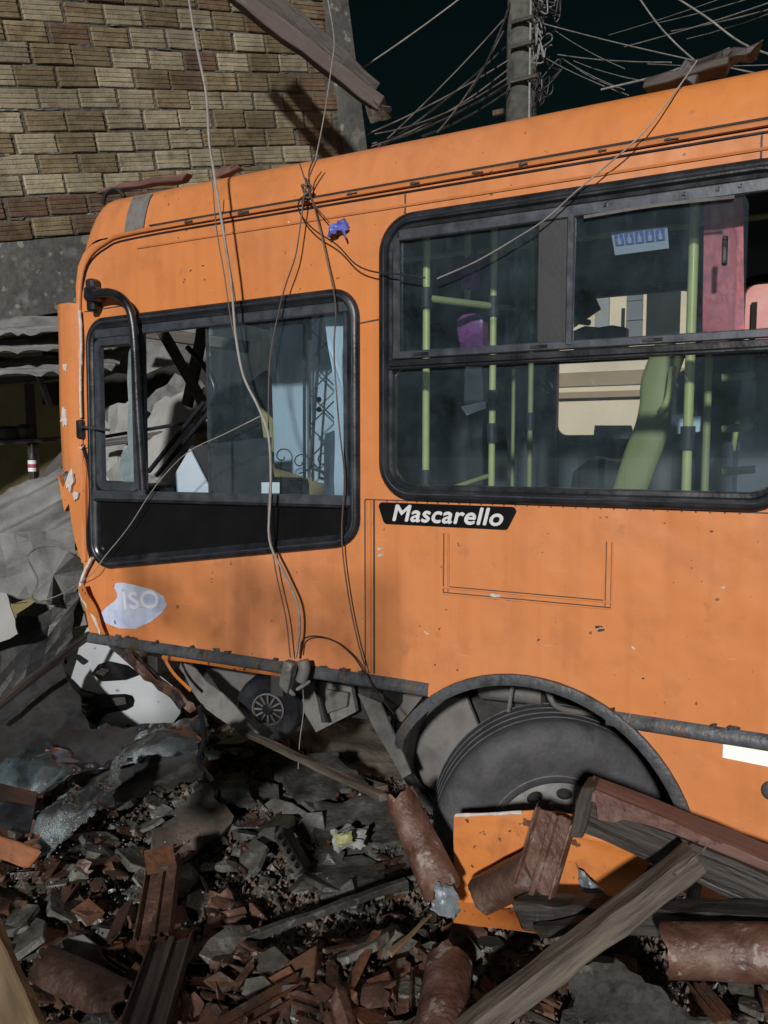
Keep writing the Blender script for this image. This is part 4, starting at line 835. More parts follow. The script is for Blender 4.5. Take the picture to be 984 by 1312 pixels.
# bricks: scored face, four shapes shared by all
BW, BH = .312, .143
def brick_mesh(seed, L):
    rr = random.Random(seed); prof = [(-BH / 2, -.12), (-BH / 2, -.004), (-BH / 2 + .006, 0)]
    for g in (-.034, 0.0, .034): prof += [(g - .006, rr.uniform(-.001, .002)), (g - .003, -.0035), (g + .003, -.0035), (g + .006, rr.uniform(-.001, .002))]
    prof += [(BH / 2 - .006, 0), (BH / 2, -.004), (BH / 2, -.12)]
    V, F = [], []; m = len(prof)
    for i, x in enumerate((-L / 2, -L / 2 + .012, 0, L / 2 - .012, L / 2)):
        for z, y in prof: V.append((x + (rr.uniform(-.005, .005) if i in (0, 4) else 0), -y + (.006 + rr.uniform(0, .006) if i in (0, 4) else 0) + rr.uniform(-.0015, .0015), z + rr.uniform(-.0015, .0015)))
    for i in range(4):
        for k in range(m - 1): F.append((i * m + k, i * m + k + 1, (i + 1) * m + k + 1, (i + 1) * m + k))
    F += [tuple(range(m)), tuple(4 * m + k for k in range(m - 1, -1, -1))]
    return V, F
BM = {}
for kind in ('brick_cream', 'brick_tan', 'brick_clay'):
    for s in range(4):
        me = new_mesh('brick', *brick_mesh(s, BW), kind); bm = bmesh.new(); bm.from_mesh(me); bmesh.ops.recalc_face_normals(bm, faces=bm.faces); bm.to_mesh(me); bm.free(); BM[kind, s] = me
BM['half'] = new_mesh('brick', *brick_mesh(9, .14), 'brick_clay')
rb = random.Random(3); rot = WF.to_4x4(); hinv = Matrix.Translation(-house.location)
rows = 16
for r in range(rows):
    v = -.545 + r * .160; off = .163 * (r % 2) + rb.uniform(-.03, .03)
    u = -1.15 + off
    while u < 3.28:
        if u > 3.08:
            me = BM['half']; 
        else:
            t = rb.random(); low = r < 2
            band = 3 <= r <= 6
            if low: k = 'brick_clay' if t < .8 else 'brick_tan'
            elif u > 2.75: k = 'brick_clay' if t < .5 else 'brick_tan'
            elif band: k = 'brick_cream' if t < .62 else ('brick_tan' if t < .98 else 'brick_clay')
            else: k = 'brick_cream' if t < .28 else ('brick_tan' if t < .94 else 'brick_clay')
            me = BM[k, rb.randrange(4)]
        b = bpy.data.objects.new('brick', me); COL.objects.link(b)
        m = Matrix.Translation(wallp(u + rb.uniform(-.006, .006), v + rb.uniform(-.004, .004) + .008 * math.sin(u * 2 + r), rb.uniform(-.006, .006))) @ rot @ Matrix.Rotation(rb.uniform(-.012, .012), 4, 'Y')
        b.location = m.to_translation(); b.rotation_euler = m.to_euler(); b.parent = house; b.matrix_parent_inverse = hinv
        u += .328 + rb.uniform(-.008, .008) if u < 2.95 else .17
wall_slab('corner_post', 3.18, 3.46, -3.4, 2.6, -.24, .035, 'concrete')
# ragged pale mortar squeezed out in places
me_parts = []
for i in range(60):
    u, v = rb.uniform(-1, 3.2), -.465 + .160 * rb.randrange(0, 13); p = wallp(u, v, -.012)
    me_parts.append(bar_geo(p, wallp(u + rb.uniform(.04, .2), v + rb.uniform(-.004, .004), -.012), .02, .014, up=D2, n=3, jit=.005, seed=i))
o = obj('mortar_crumb', new_mesh('mortar_crumb', *merge(me_parts), 'concrete'), house); o['kind'] = 'stuff'
wall_slab('concrete_band', -2.5, .9, -1.22, -.63, -.2, -.01, 'concrete')
# room behind, seen past the torn corner
inner = crumple('room_wall_or_dark_sheet', [PD(-260, 380, 8.2), PD(520, 380, 8.6), PD(520, 1000, 8.6), PD(-260, 1000, 8.2)], 20, 12, .02, 'ochre', house, 4, None, .12, 1)
crumple('room_wall_or_dark_sheet', [PD(60, 330, 7.6), PD(520, 300, 7.6), PD(520, 520, 7.6), PD(60, 520, 7.6)], 6, 4, .02, 'void', house, 4, None, .1, 1)  # near-black sheet painted as the dark depth of the room
# rafter that has slid down across the wall
ra, rbm = PD(292, -14, 6.35), PD(488, 136, 6.55)
raf = thing('rafter', 'reddish roof rafter sticking out past the concrete corner post', 'beam', (ra + rbm) / 2)
bar('timber', ra, rbm, .10, .13, 'wood_rafter', raf, up=Vector((0, 0, 1)), n=8, jit=.008, seed=2, bev=.006)
bar('plank', ra + Vector((.09, .16, .12)), rbm + Vector((-.15, .14, .2)), .05, .19, 'wood_dark', raf, up=Vector((0, 0, 1)), n=8, jit=.01, seed=3)
crumple('splintered_end', [rbm + Vector((-.12, -.05, .08)), rbm + Vector((.10, -.02, -.03)), rbm + Vector((.08, .06, -.11)), rbm + Vector((-.1, .03, -.08))], 5, 4, .03, 'wood_grey', raf, 2, None, .05, 8, .12)

# debris of the front room
def sheet_thing(name, label, cat, c4, mat, nx=16, ny=10, amp=.02, corr=None, seed=1, group=None, thick=.006, nscale=2.0, edge=0.02, smooth=True):
    return tag(crumple(name, c4, nx, ny, amp, mat, None, seed, corr, thick, nscale, edge, smooth), label, cat, group)
for i, (y0, y1, dl) in enumerate(((411, 428, 6.0), (436, 452, 5.9), (458, 482, 5.8))):
    sheet_thing('roof_sheet', ('grey corrugated roof sheet lying edge-on under the concrete band', 'middle corrugated roof sheet of the stack under the concrete band', 'lowest corrugated roof sheet of the stack above the black shelf')[i], 'roof sheet',
                [PD(-160, y0 + 6, dl + .2), PD(150, y0 - 4, dl + .5), PD(150, y1 - 8, dl - .2), PD(-160, y1 + 8, dl - .5)], 'sheet', 40, 14, .03, (.022, 5, True), 3 + i, 'corrugated roof sheets in the wreck')
sheet_thing('roof_sheet', 'large pale corrugated sheet slanting down to the torn bus corner', 'roof sheet', [PD(-150, 700, 5.3), PD(104, 588, 5.5), PD(112, 700, 5.2), PD(-150, 880, 4.9)], 'sheet', 22, 40, .035, (.035, 4, True), 9, 'corrugated roof sheets in the wreck')
sheet_thing('roof_sheet', 'buckled grey sheet piece below the large pale corrugated sheet', 'roof sheet', [PD(-60, 700, 5.0), PD(96, 672, 5.1), PD(110, 735, 4.9), PD(-40, 790, 4.8)], 'sheet', 8, 6, .10, None, 12, 'corrugated roof sheets in the wreck', .006, 2.5, .04, False)
# shelf
shelf = thing('shelf', 'black metal shelf with small pots against the ochre wall', 'shelf', PD(20, 700, 6.6))
bar('upright', PD(37, 492, 6.6), PD(46, 650, 6.6), .06, .06, 'wood_dark', shelf, up=Vector((0, 1, 0)), n=2)
bar('board', PD(-60, 572, 6.5), PD(110, 560, 6.8), .30, .04, 'wood_dark', shelf, n=3)
bar('board', PD(-60, 497, 6.5), PD(110, 480, 6.8), .30, .05, 'wood_dark', shelf, n=3)
bar('brace', PD(48, 478, 6.5), PD(64, 520, 6.5), .03, .05, 'grey', shelf, up=Vector((0, 1, 0)), n=2)
bar('leaning_slat', PD(-10, 690, 6.2), PD(95, 572, 6.2), .05, .09, 'wood_dark', shelf, n=4, seed=5)
def pot(name, label, cat, p, r, h, mat):
    v, f = lathe_geo([(0, 0), (r * .7, 0), (r, h * .45), (r * .95, h * .8), (r * .6, h), (r * .55, h * .96), (0, h * .9)], 16); me = new_mesh(name, [p + Vector((a, c, b)) for a, b, c in v], f, mat); smooth_by_angle(me, 50); return tag(obj(name, me), label, cat)
pot('pot', 'dark squat pot on the black shelf', 'pot', PD(10, 566, 6.6), .14, .13, 'tarp'); pot('pot', 'small dark jar beside the shelf upright', 'pot', PD(33, 562, 6.6), .08, .12, 'tarp')
fg = thing('bottle', 'small bottle with red and white label below the black shelf', 'bottle', PD(42, 604, 6.3))
for nm, r0, r1, z0, z1, mt_ in (('body', .035, .035, 0, .09, 'white'), ('label', .0365, .0365, .03, .06, 'red'), ('neck', .03, .012, .09, .15, 'tarp')):
    b0 = Vector(fg.location); v, f = lathe_geo([(0, z0), (r0, z0), (r1, z1), (0, z1)], 12); me = new_mesh(nm, [b0 + Vector((a, c, b)) for a, b, c in v], f, mt_); smooth_by_angle(me, 50); obj(nm, me, fg)
# crushed round lid and pale boards by the torn corner
lidc = PD(72, 736, 4.75); lid = thing('basket_lid', 'crushed grey round lid by the torn bus corner', 'lid', lidc - Vector((0, 0, .12)))
ang = [2 * math.pi * k / 28 for k in range(28)]
le = [PD(70 + (36 + 9 * math.sin(3 * t + 1) + 5 * math.sin(5 * t)) * math.cos(t) * .85 + 12 * math.sin(t), 737 + (38 + 7 * math.sin(2 * t)) * math.sin(t) - 18 * math.cos(t), 4.75 + .10 * math.sin(2 * t) + .04 * math.sin(5 * t)) for t in ang]
me = new_mesh('disc', [lidc + Vector((.0, -.02, .0))] + le, [(0, 1 + k, 1 + (k + 1) % 28) for k in range(28)], 'sheet', False); obj('disc', me, lid); tube('rim', le + [le[0]], .006, 'liner', lid, 6, 2)
sheet_thing('board', 'pale white board end beside the dark crumpled sheet', 'board', [PD(-40, 752, 4.6), PD(10, 760, 4.6), PD(24, 812, 4.5), PD(-40, 845, 4.5)], 'sheet_white', 6, 6, .01, None, 2, None, .012, 2, .03)
sheet_thing('board', 'grey board tilted behind the crushed round lid', 'board', [PD(18, 790, 5.0), PD(100, 735, 5.0), PD(110, 800, 4.9), PD(30, 830, 4.9)], 'sheet', 8, 6, .03, None, 5, None, .012, 2, .03)
for i, (c4, mt_, lb) in enumerate((
    ([PD(130, 610, 5.3), PD(200, 520, 5.6), PD(262, 500, 5.6), PD(230, 680, 5.2)], 'sheet_white', 'torn white ceiling board seen through the driver window'),
    ([PD(185, 520, 5.9), PD(225, 478, 6.0), PD(262, 490, 6.0), PD(215, 560, 5.8)], 'sheet', 'crumpled grey sheet above the torn white ceiling board'),
    ([PD(110, 540, 5.8), PD(180, 505, 6.0), PD(185, 640, 5.5), PD(110, 700, 5.3)], 'sheet_white', 'white ceiling board behind the smashed vent window'),
    ([PD(258, 560, 5.7), PD(345, 470, 6.1), PD(365, 560, 5.9), PD(262, 640, 5.5)], 'sheet', 'creased grey sheet leaning inside the bus front'),
    ([PD(130, 430, 6.2), PD(270, 415, 6.5), PD(262, 470, 6.2), PD(130, 485, 6.0)], 'sheet', 'grey roof panel hanging above the broken windscreen opening'))):
    sheet_thing('ceiling_board', lb, 'board', c4, mt_, 7, 6, .10, None, 20 + i, 'fallen ceiling boards', .01, 2.6, .05, False)
for i, (a, b, w) in enumerate((((205, 420), (262, 520), .05), ((262, 410), (240, 520), .05), ((120, 570), (270, 548), .035), ((150, 420), (320, 445), .06))):
    tag(bar('roof_batten', PD(*a, 5.0 + .2 * i), PD(*b, 5.1 + .2 * i), w, w * 1.4, 'wood_dark', n=4, seed=i), ('dark batten slanting down inside the smashed bus front', 'short dark batten crossing the slanting one inside the bus front', 'thin dark batten level across the smashed vent window', 'dark roof batten level behind the top of the driver window')[i], 'batten', 'battens in the smashed bus front')
# dark crumpled metal to the side of the white bumper
sheet_thing('metal_sheet', 'big dark crumpled metal sheet rolled up before the bus nose', 'metal sheet', [PD(-120, 850, 4.5), PD(108, 770, 4.9), PD(80, 850, 4.8), PD(-120, 990, 4.1)], 'tarp', 11, 8, .13, None, 31, None, .012, 1.9, .02, False)
sheet_thing('metal_sheet', 'flat dark metal panel below the rolled sheet, dented', 'metal sheet', [PD(-120, 990, 4.0), PD(76, 850, 4.5), PD(122, 938, 4.1), PD(-110, 1060, 3.4)], 'tarp', 9, 6, .05, None, 37, None, .012, 1.9, .02, False)
tag(bar('pipe', PD(-30, 925, 3.9), PD(116, 812, 4.42), .035, .04, 'wood_dark', n=5, seed=8), 'dark square bar slanting across the dark metal sheets', 'bar')
# white car bumper pushed under the nose
BY = .30
car = thing('car_bumper', 'white car bumper with black grille opening crushed under the bus nose', 'car bumper', PY(160, 935, BY))
def shell_y(px, py): return BY + .16 * ((px - 155) / 80) ** 2 + .16 * (max(0, 872 - py) / 75) ** 2 + .10 * (max(0, py - 905) / 35) ** 2
def along(pts, t):
    t *= len(pts) - 1; i = min(int(t), len(pts) - 2); f = t - i; a, b = pts[i], pts[i + 1]; return (a[0] + (b[0] - a[0]) * f, a[1] + (b[1] - a[1]) * f)
top_e = [(80, 800), (100, 794), (122, 800), (150, 832), (180, 852), (208, 868), (231, 886)]; bot_e = [(78, 868), (90, 888), (106, 914), (126, 935), (165, 939), (214, 937), (231, 914)]
V, F = [], []
for i in range(25):
    a, b = along(top_e, i / 24), along(bot_e, i / 24)
    for k in range(13): q = k / 12; x, y = a[0] + (b[0] - a[0]) * q, a[1] + (b[1] - a[1]) * q; V.append(PY(x, y, shell_y(x, y)))
for i in range(24):
    for k in range(12): F.append((i * 13 + k, i * 13 + k + 1, (i + 1) * 13 + k + 1, (i + 1) * 13 + k))
obj('shell', new_mesh('shell', V, F, 'bumper', True), car)
def on_shell(name, pts, off, mat, th=.014, sub=3):
    """a fitting cut to an outline and laid on the curved shell"""
    pts = [(p[0], -p[1]) for p in pts]; area = sum(pts[i - 1][0] * pts[i][1] - pts[i][0] * pts[i - 1][1] for i in range(len(pts)))
    if area < 0: pts.reverse()
    me = new_mesh(name, *plate_geo(round_poly(pts, 1.5, 3) if len(pts) < 9 else pts, (), 0, 1), mat); bm = bmesh.new(); bm.from_mesh(me); bmesh.ops.subdivide_edges(bm, edges=list(bm.edges), cuts=sub, use_grid_fill=True)
    for v in bm.verts: x, y = v.co.x, -v.co.z; v.co = PY(x, y, shell_y(x, y) - off + th * v.co.y)
    bm.to_mesh(me); bm.free(); smooth_by_angle(me, 40); return obj(name, me, car)
on_shell('grille_surround', [(82, 862), (94, 872), (106, 885), (126, 890), (160, 889), (168, 891), (171, 897), (169, 905), (160, 910), (138, 914), (129, 921), (126, 931), (116, 926), (100, 905), (90, 886)], .014, 'blackpanel')
on_shell('grille', [(128, 896), (160, 893), (162, 902), (134, 907)], .020, 'under', .008)
on_shell('headlamp', [(117, 863), (126, 851), (140, 847), (162, 852), (178, 864), (160, 871), (130, 873)], .018, 'blackpanel')
on_shell('lamp_lens', [(121, 862), (130, 856), (142, 858), (132, 866)], .026, 'chrome', .008)
on_shell('chrome_trim', [(78, 868), (82, 868), (90, 884), (95, 902), (90, 896), (82, 882)], .022, 'chrome', .012)
on_shell('bracket', [(95, 843), (100, 838), (113, 847), (106, 852)], .016, 'rubber')
tube('bumper_edge', [PY(x, y, shell_y(x, y) - .01) for x, y in ((80, 802), (77, 815), (80, 835), (84, 850))], .008, 'rubber', car, 6)
v, f = lathe_geo([(.016, 0), (.016, -.01), (0, -.012)], 12); p = PY(165, 931, shell_y(165, 931) - .004); obj('sensor', new_mesh('sensor', [p + Vector(q) for q in v], f, 'rubber'), car)

# ------------------------------------------------------------------ street behind: building opposite, pole, cables
YB = 7.6
opp = thing('house', 'cream painted house across the street seen through the bus windows', 'house', (0, YB, 0))
def op(name, x0, y0, x1, y1, out, mat):
    a, b = PY(x0, y1, YB), PY(x1, y0, YB); return box(name, (a.x, YB - out, a.z), (b.x, YB - out + .06, b.z), mat, opp)
box('wall', (-6, YB, 0), (3.2, YB + .2, 5.2), 'cream', opp); box('base_course', (-6, YB - .05, 0), (3.2, YB - .001, 1.0), 'brown', opp)
op('ledge', 690, 497, 920, 512, .10, 'brown'); op('ledge_board', 690, 470, 905, 497, .03, 'brown')  # brown board set against the wall above the ledge
op('door', 803, 362, 825, 437, .05, 'door'); op('window', 828, 362, 873, 437, .03, 'void'); op('pilaster', 763, 372, 782, 440, .06, 'sheet_white'); op('grille_slot', 796, 395, 801, 425, .02, 'void')
for k in (385, 410): op('door_rail', 804, k, 824, k + 2, .06, 'void')
nb = thing('neighbour_house', 'house with red light painted on its wall next to the cream house across the street', 'house', (4.6, YB - .4, 0)); box('wall', (PY(940, 400, YB - .4).x, YB - .4, 0), (9, YB - .2, 4.4), 'redlitwall', nb); op2 = PY(962, 410, YB - .45); box('handle_slot', (op2.x, YB - .46, op2.z - .2), (op2.x + .06, YB - .401, op2.z + .2), 'void', nb); box('eave', (PY(940, 400, YB - .4).x, YB - .8, 4.4), (9, YB - .1, 4.5), 'wood_dark', nb)
UB = Vector((-2.72, 5.5, 0)); pole_o = thing('utility_pole', 'concrete utility pole wrapped in tangled cables behind the bus', 'utility pole', UB)
v, f = lathe_geo([(0, 0), (.20, 0), (.17, 4.5), (.155, 8.5), (0, 8.5)], 20); me = new_mesh('shaft', [UB + Vector((a, c, b)) for a, b, c in v], f, 'pole'); smooth_by_angle(me, 40); obj('shaft', me, pole_o)
rc = random.Random(11)
for i in range(20):
    z = rc.uniform(5.6, 6.9); s = rc.uniform(.03, .3); pts = []
    for k in range(9): pts.append(UB + Vector((.2 + s * rc.random() * 1.2, -.2 - .15 * rc.random(), z + rc.uniform(-.16, .16))))
    tube('cable_tangle', pts, .007, 'wire_black' if i % 4 else 'wire_white', pole_o, 5, 4)
for z in (6.3, 6.55, 5.95): bar('clamp', UB + Vector((-.06, -.19, z)), UB + Vector((.26, -.2, z)), .04, .04, 'wood_dark', pole_o, n=1)
tube('riser_cable', [UB + Vector((.14, -.16, z)) for z in (4, 5, 6, 7, 8)], .012, 'wire_white', pole_o, 6, 3)
for k, z in enumerate((5.35, 5.2, 5.6)): box('tag_box', (UB.x - .42 + .1 * k, UB.y - .3, z), (UB.x - .3 + .1 * k, UB.y - .26, z + .05), 'clay', pole_o)
def cable(pts, r, mat, label, group=None, k=5): return tag(tube('cable', pts, r, mat, None, 6, k), label, 'cable', group)
J = UB + Vector((.22, -.2, 0))
def sag(a, b, s=.1, n=5): return [a.lerp(b, i / n) - Vector((0, 0, s * 4 * (i / n) * (1 - i / n))) for i in range(n + 1)]
L_FAN = 'thin pale cable fanning out from the utility pole over the bus roof'; G_FAN = 'cables fanning out from the pole'
for (a, b, r) in (((695, 30), (985, 97), .011), ((715, 70), (860, 80), .011), ((720, 75), (800, 115), .009), ((735, 78), (830, 105), .009), ((700, 75), (805, 122), .010), ((735, 85), (790, 112), .008), ((712, 40), (800, 88), .008)):
    cable(sag(PY(*a, 5.2), PY(*b, 3.6), .02), r * .5, 'wire_white', L_FAN, G_FAN)
L_HI = 'pale overhead cable crossing the night sky beyond the utility pole'; G_HI = 'cables high over the street'
for (a, b, r) in (((800, 60), (1010, -5), .011), ((860, 40), (1010, 5), .012), ((840, 30), (1000, -15), .008), ((780, 45), (1000, -30), .006), ((880, 50), (1010, 8), .009), ((830, 82), (1010, 82), .008)):
    cable(sag(PY(*a, 6.5), PY(*b, 5.5), .02), r * .55, 'wire_white', L_HI, G_HI)
cable([PY(*p, 4.2) for p in ((815, -8), (842, 30), (868, 58), (893, 80))], .007, 'wire_white', 'knotted white cable dropping steeply to the plank on the bus roof')
cable([PY(*p, 4.2) for p in ((858, -8), (905, 22), (950, 55), (1000, 75))], .008, 'wire_white', 'thick pale cable dropping steeply past the plank on the bus roof')
cable([PY(*p, 3.2) for p in ((770, 115), (840, 98), (885, 82), (935, 62))], .008, 'wire_white', 'taut white cable lying along the plank on the bus roof')
L_DK = 'dark overhead cable running from the utility pole down to the brick house'; G_DK = 'dark cables between pole and house'
for i, (a, b) in enumerate((((650, 20), (455, 215)), ((648, 60), (460, 205)), ((650, 90), (470, 190)), ((655, 105), (500, 180)), ((645, 40), (560, 170)), ((655, 0), (600, 120)), ((655, 75), (450, 180)), ((650, 110), (455, 190)), ((650, 100), (480, 172)), ((660, 110), (540, 175)))):
    cable(sag(PY(*a, 5.4), PY(*b, 4.6), .05 + .02 * (i % 3)), .008 + .004 * (i % 2), 'wire_black' if i % 2 else 'wire_brown', L_DK, G_DK)
cable(sag(PY(455, 93, 5.2), PY(600, -10, 5.2), .02), .009, 'wire_pale', 'single pale cable rising from the rafter end into the night sky')
# planks and tile on the bus roof
def on_roof(px, py, Y=.42): return PY(px, py, Y)
tag(bar('plank', on_roof(832, 112), on_roof(935, 84), .10, .035, 'wood_dark', n=4, jit=.006, seed=3), 'thin dark plank lying on the bus roof edge', 'plank')
tag(bar('plank', on_roof(885, 88, .5), on_roof(975, 64, .45), .07, .035, 'wood_dark', n=6, jit=.012, seed=6), 'dark splintered plank propped above the thin one on the bus roof', 'plank')
tag(bar('wood_block', on_roof(878, 106, .40), on_roof(892, 82, .40), .05, .08, 'wood_dark', n=2, jit=.006, seed=4), 'short dark block under the splintered plank on the bus roof', 'block')
tag(bar('plank', on_roof(130, 246, .3), on_roof(238, 228, .3), .06, .03, 'wood_red', n=6, jit=.008, seed=13), 'thin reddish plank along the front roof corner', 'plank')
tag(tube('bent_rod', [on_roof(x, y, .25) for x, y in ((132, 262), (136, 248), (150, 243), (160, 252))], .012, 'wire_black'), 'small bent black rod on the front roof corner', 'rod')
tag(bar('wood_block', on_roof(283, 224, .4), on_roof(305, 214, .4), .05, .04, 'wood_red', n=3, jit=.008, seed=14), 'small wood scrap on the roof edge by the hanging pale cable', 'wood scrap')

# cables hanging down the bus side
def cab(label, pts, Y, r, mat, group=None): return cable([PY(p[0], p[1], p[2] if len(p) > 2 else Y) for p in pts], r, mat, label, group, 5)
cab('thick pale cable hanging from the sky across the driver window', [(240, -12, .3), (252, 60, .1), (264, 120, -.05), (268, 180, -.12), (276, 234, -.16), (285, 290, -.15), (296, 360, -.13), (302, 430, -.12), (312, 482, -.12), (331, 522, -.12), (344, 560, -.12), (347, 620, -.11), (345, 690, -.1), (362, 730, -.09), (380, 770, -.08), (384, 805, -.07), (379, 842, -.06)], -.12, .0062, 'wire_pale')
cab('thin brown cable twinned with the thick pale cable', [(272, 232), (277, 290), (287, 350), (296, 410), (303, 440)], -.10, .003, 'wire_brown')
cab('brown cable from the roof knot down the middle of the driver window', [(408, 200), (398, 222), (390, 250), (384, 295), (378, 330), (366, 365), (357, 400), (346, 460), (344, 540), (347, 600), (344, 660), (353, 730), (366, 790), (372, 842)], -.06, .0036, 'wire_brown')
cab('brown cable from the roof knot along the rear edge of the driver window', [(384, 210), (394, 240), (404, 270), (418, 330), (430, 390), (428, 450), (434, 540), (441, 610), (438, 690), (446, 760), (458, 820), (470, 862)], -.05, .0036, 'wire_brown')
cab('black cable looping from the roof knot into the rear window', [(404, 200), (396, 220), (396, 245), (384, 256), (384, 272), (402, 294), (432, 314), (455, 338), (478, 348), (508, 351), (545, 356)], -.05, .0034, 'wire_black')
cab('grey cable drooping from the roof plank across the rear window', [(893, 78, .2), (862, 122, .02), (822, 172), (775, 214), (735, 248), (700, 280), (665, 303), (610, 335), (560, 357)], -.05, .0030, 'wire_pale')
cab('thin pale wire stretched from the driver window to the torn corner', [(336, 532), (290, 555), (240, 580), (200, 622), (165, 675), (135, 712), (112, 740), (60, 768, .1), (-10, 775, .3)], -.05, .0026, 'wire_pale')
cab('black cable loop joined to the hanging clamp', [(384, 838), (388, 820), (405, 815), (430, 822), (452, 840), (466, 860), (485, 890), (505, 915)], -.05, .0036, 'wire_black')
cab('faint thin cable rising from the roof knot beside the rafter', [(404, 206, .1), (415, 150, .4), (424, 90, .8), (428, 50, 1.0), (420, 0, 1.2), (415, -20, 1.2)], .2, .0032, 'wire_pale')
cab('hair-thin wire dangling below the hanging clamp', [(388, 880), (389, 910), (384, 950), (382, 985)], -.06, .0022, 'wire_pale')
cab('thin wire from the blue tape up to the roof knot', [(396, 245), (405, 265), (422, 285)], -.04, .003, 'wire_brown')
kn = PY(393, 246, -.05); tag(tube('cable_knot', [kn + Vector((.02 * math.cos(k * 1.3), .012 * math.sin(k * 2.1), .03 * math.sin(k * .9))) for k in range(14)], .005, 'wire_brown'), 'small knot of brown cables at the drip rail', 'knot')
tp = PY(431, 292, -.03); tape = thing('blue_tape', 'scrunched scrap of blue tape stuck above the driver window', 'tape', tp - Vector((0, 0, .03)))
crumple('wrap', [tp + Vector((-.045, 0, .01)), tp + Vector((.045, -.02, .035)), tp + Vector((.045, 0, -.01)), tp + Vector((-.045, -.01, -.035))], 12, 8, .03, 'bluetape', tape, 3, None, .004, 20, .1)
tube('tail', [tp + Vector((.03, -.005, -.01)), tp + Vector((.045, -.01, -.03)), tp + Vector((.05, -.005, -.05))], .005, 'bluetape', tape, 5)
cp_ = PY(380, 862, -.08); clamp = thing('cable_clamp', 'grey cable clamp hanging over the black rub strip', 'clamp', cp_ - Vector((0, 0, .08)))
bar('block', PY(372, 848, -.08), PY(366, 882, -.08), .05, .05, 'concrete', clamp, up=Vector((1, 0, .2)), n=2, jit=.004)
tube('insulator', [PY(388, 846, -.09), PY(390, 858, -.09), PY(386, 872, -.09)], .028, 'liner', clamp, 10, 3, None); bar('hook', PY(380, 884, -.09), PY(396, 874, -.09), .012, .014, 'sheet', clamp, n=2)
bar('tongue', PY(366, 880, -.08), PY(376, 890, -.08), .012, .02, 'sheet', clamp, n=2)

# ------------------------------------------------------------------ iron gate on the other side of the lane (its scrolls shade the bus)
GY = -3.5; GX = -1.34
gate = thing('iron_gate', 'black wrought iron gate with scrollwork facing the bus', 'gate', (GX, GY, 0))
for x in (-.75, -.02, .72): tube('post', [(GX + x, GY, 0), (GX + x, GY, 2.85)], .03, 'iron', gate, 8, 0)
for z in (.2, 1.1, 2.28, 2.74): tube('rail', [(GX - .75, GY, z), (GX + .72, GY, z - .0)], .016, 'iron', gate, 6, 0)
for x in (-.56, -.38, -.2, .17, .35, .53): tube('picket', [(GX + x, GY, .2), (GX + x, GY, 2.28)], .008, 'iron', gate, 6, 0)
for i, x in enumerate((-.55, -.2, .17, .52)):
    sp = [(GX + x + (.03 + .012 * k) * math.cos(k * .75) * .8, GY, 2.51 + (.03 + .012 * k) * math.sin(k * .75) * .9) for k in range(13)]; tube('scroll', sp, .016, 'iron', gate, 6, 4)
for x0, x1 in ((-.7, -.1), (.06, .68)): tube('brace', [(GX + x0, GY, 2.70), (GX + (x0 + x1) / 2, GY, 2.52), (GX + x1, GY, 2.32)], .022, 'iron', gate, 6, 4)

# ------------------------------------------------------------------ wreckage lying before the wheel
skirt = thing('skirt_panel', 'fallen orange bus skirt panel leaning against the front wheel, bent at its foot', 'panel', PY(660, 1190, -.24))
SK = -.24
outline('sheet', [(582, 1045), (690, 1041), (760, 1050), (790, 1080), (836, 1098), (820, 1130), (770, 1160), (700, 1162), (610, 1158), (582, 1150)], SK, 'orange2', skirt, .006, tilt=.10, sub=3, amp=.03, seed=2)
crumple('folded_foot', [PY(582, 1146, SK), PY(660, 1168, SK), PY(706, 1198, SK - .16), PY(582, 1184, SK - .10)], 8, 5, .015, 'orange2', skirt, 6, None, .005, 3)
crumple('folded_foot', [PY(660, 1150, SK - .01), PY(700, 1148, SK), PY(708, 1196, SK - .18), PY(664, 1180, SK - .08)], 6, 5, .02, 'orange2', skirt, 8, None, .005, 3)
bar('raw_edge', PY(583, 1045, SK), PY(668, 1041, SK), .012, .012, 'foam', skirt, n=6, jit=.003)
tag(bar('timber_beam', PY(893, 1096, -.52), PZ(585, 1335, .20), .085, .075, 'wood_grey', up=Vector((0, 0, 1)), n=12, jit=.004, seed=21, bev=.006), 'long grey timber slanting down from the red capped beam', 'timber')
tag(bar('wood_splinter', PY(862, 1120, -.60), PY(905, 1086, -.55), .03, .014, 'wood_grey', n=5, jit=.004, seed=41, taper=.3), 'grey sliver split off the top end of the long timber', 'splinter')
rbm = thing('capped_beam', 'dark beam with dusty red cap resting on the skirt panel', 'beam', PY(870, 1110, -.35))
bar('beam', PY(748, 1036, -.34), PY(1060, 1170, -.32), .10, .12, 'wood_dark', rbm, n=8, jit=.004, seed=4)
bar('cap', PY(757, 1010, -.36), PY(1060, 1128, -.34), .13, .035, 'wood_red', rbm, n=8, jit=.004, seed=5)
outline('cap_flange', [(762, 1012), (800, 1028), (860, 1052), (925, 1082), (905, 1085), (850, 1062), (800, 1050), (786, 1054), (766, 1050)], -.43, 'wood_red', rbm, .008)
bar('end_block', PY(742, 1062, -.35), PY(757, 1006, -.35), .10, .05, 'wood_dark', rbm, up=Vector((1, 0, 0)), n=3, jit=.006, seed=8)
tag(bar('plank', PY(668, 1165, -.46), PY(1060, 1185, -.42), .10, .085, 'wood_dark', n=14, jit=.008, seed=24, bev=.008), 'charred dark plank lying level under the red capped beam', 'plank')
tag(bar('plank', PY(690, 1192, -.54), PY(800, 1180, -.56), .05, .04, 'wood_dark', n=6, jit=.006, seed=25), 'short dark plank stub below the folded skirt panel', 'plank')
tag(bar('batten', PY(318, 940, -.03), PY(492, 1022, -.40), .035, .028, 'wood_grey', n=10, jit=.002, seed=26), 'long thin grey batten under the fan drum', 'batten')
tag(bar('batten', PZ(308, 1205, .18), PZ(520, 1130, .20), .035, .03, 'slab', n=10, jit=.003, seed=27), 'mossy striped batten lying across the rubble', 'batten')
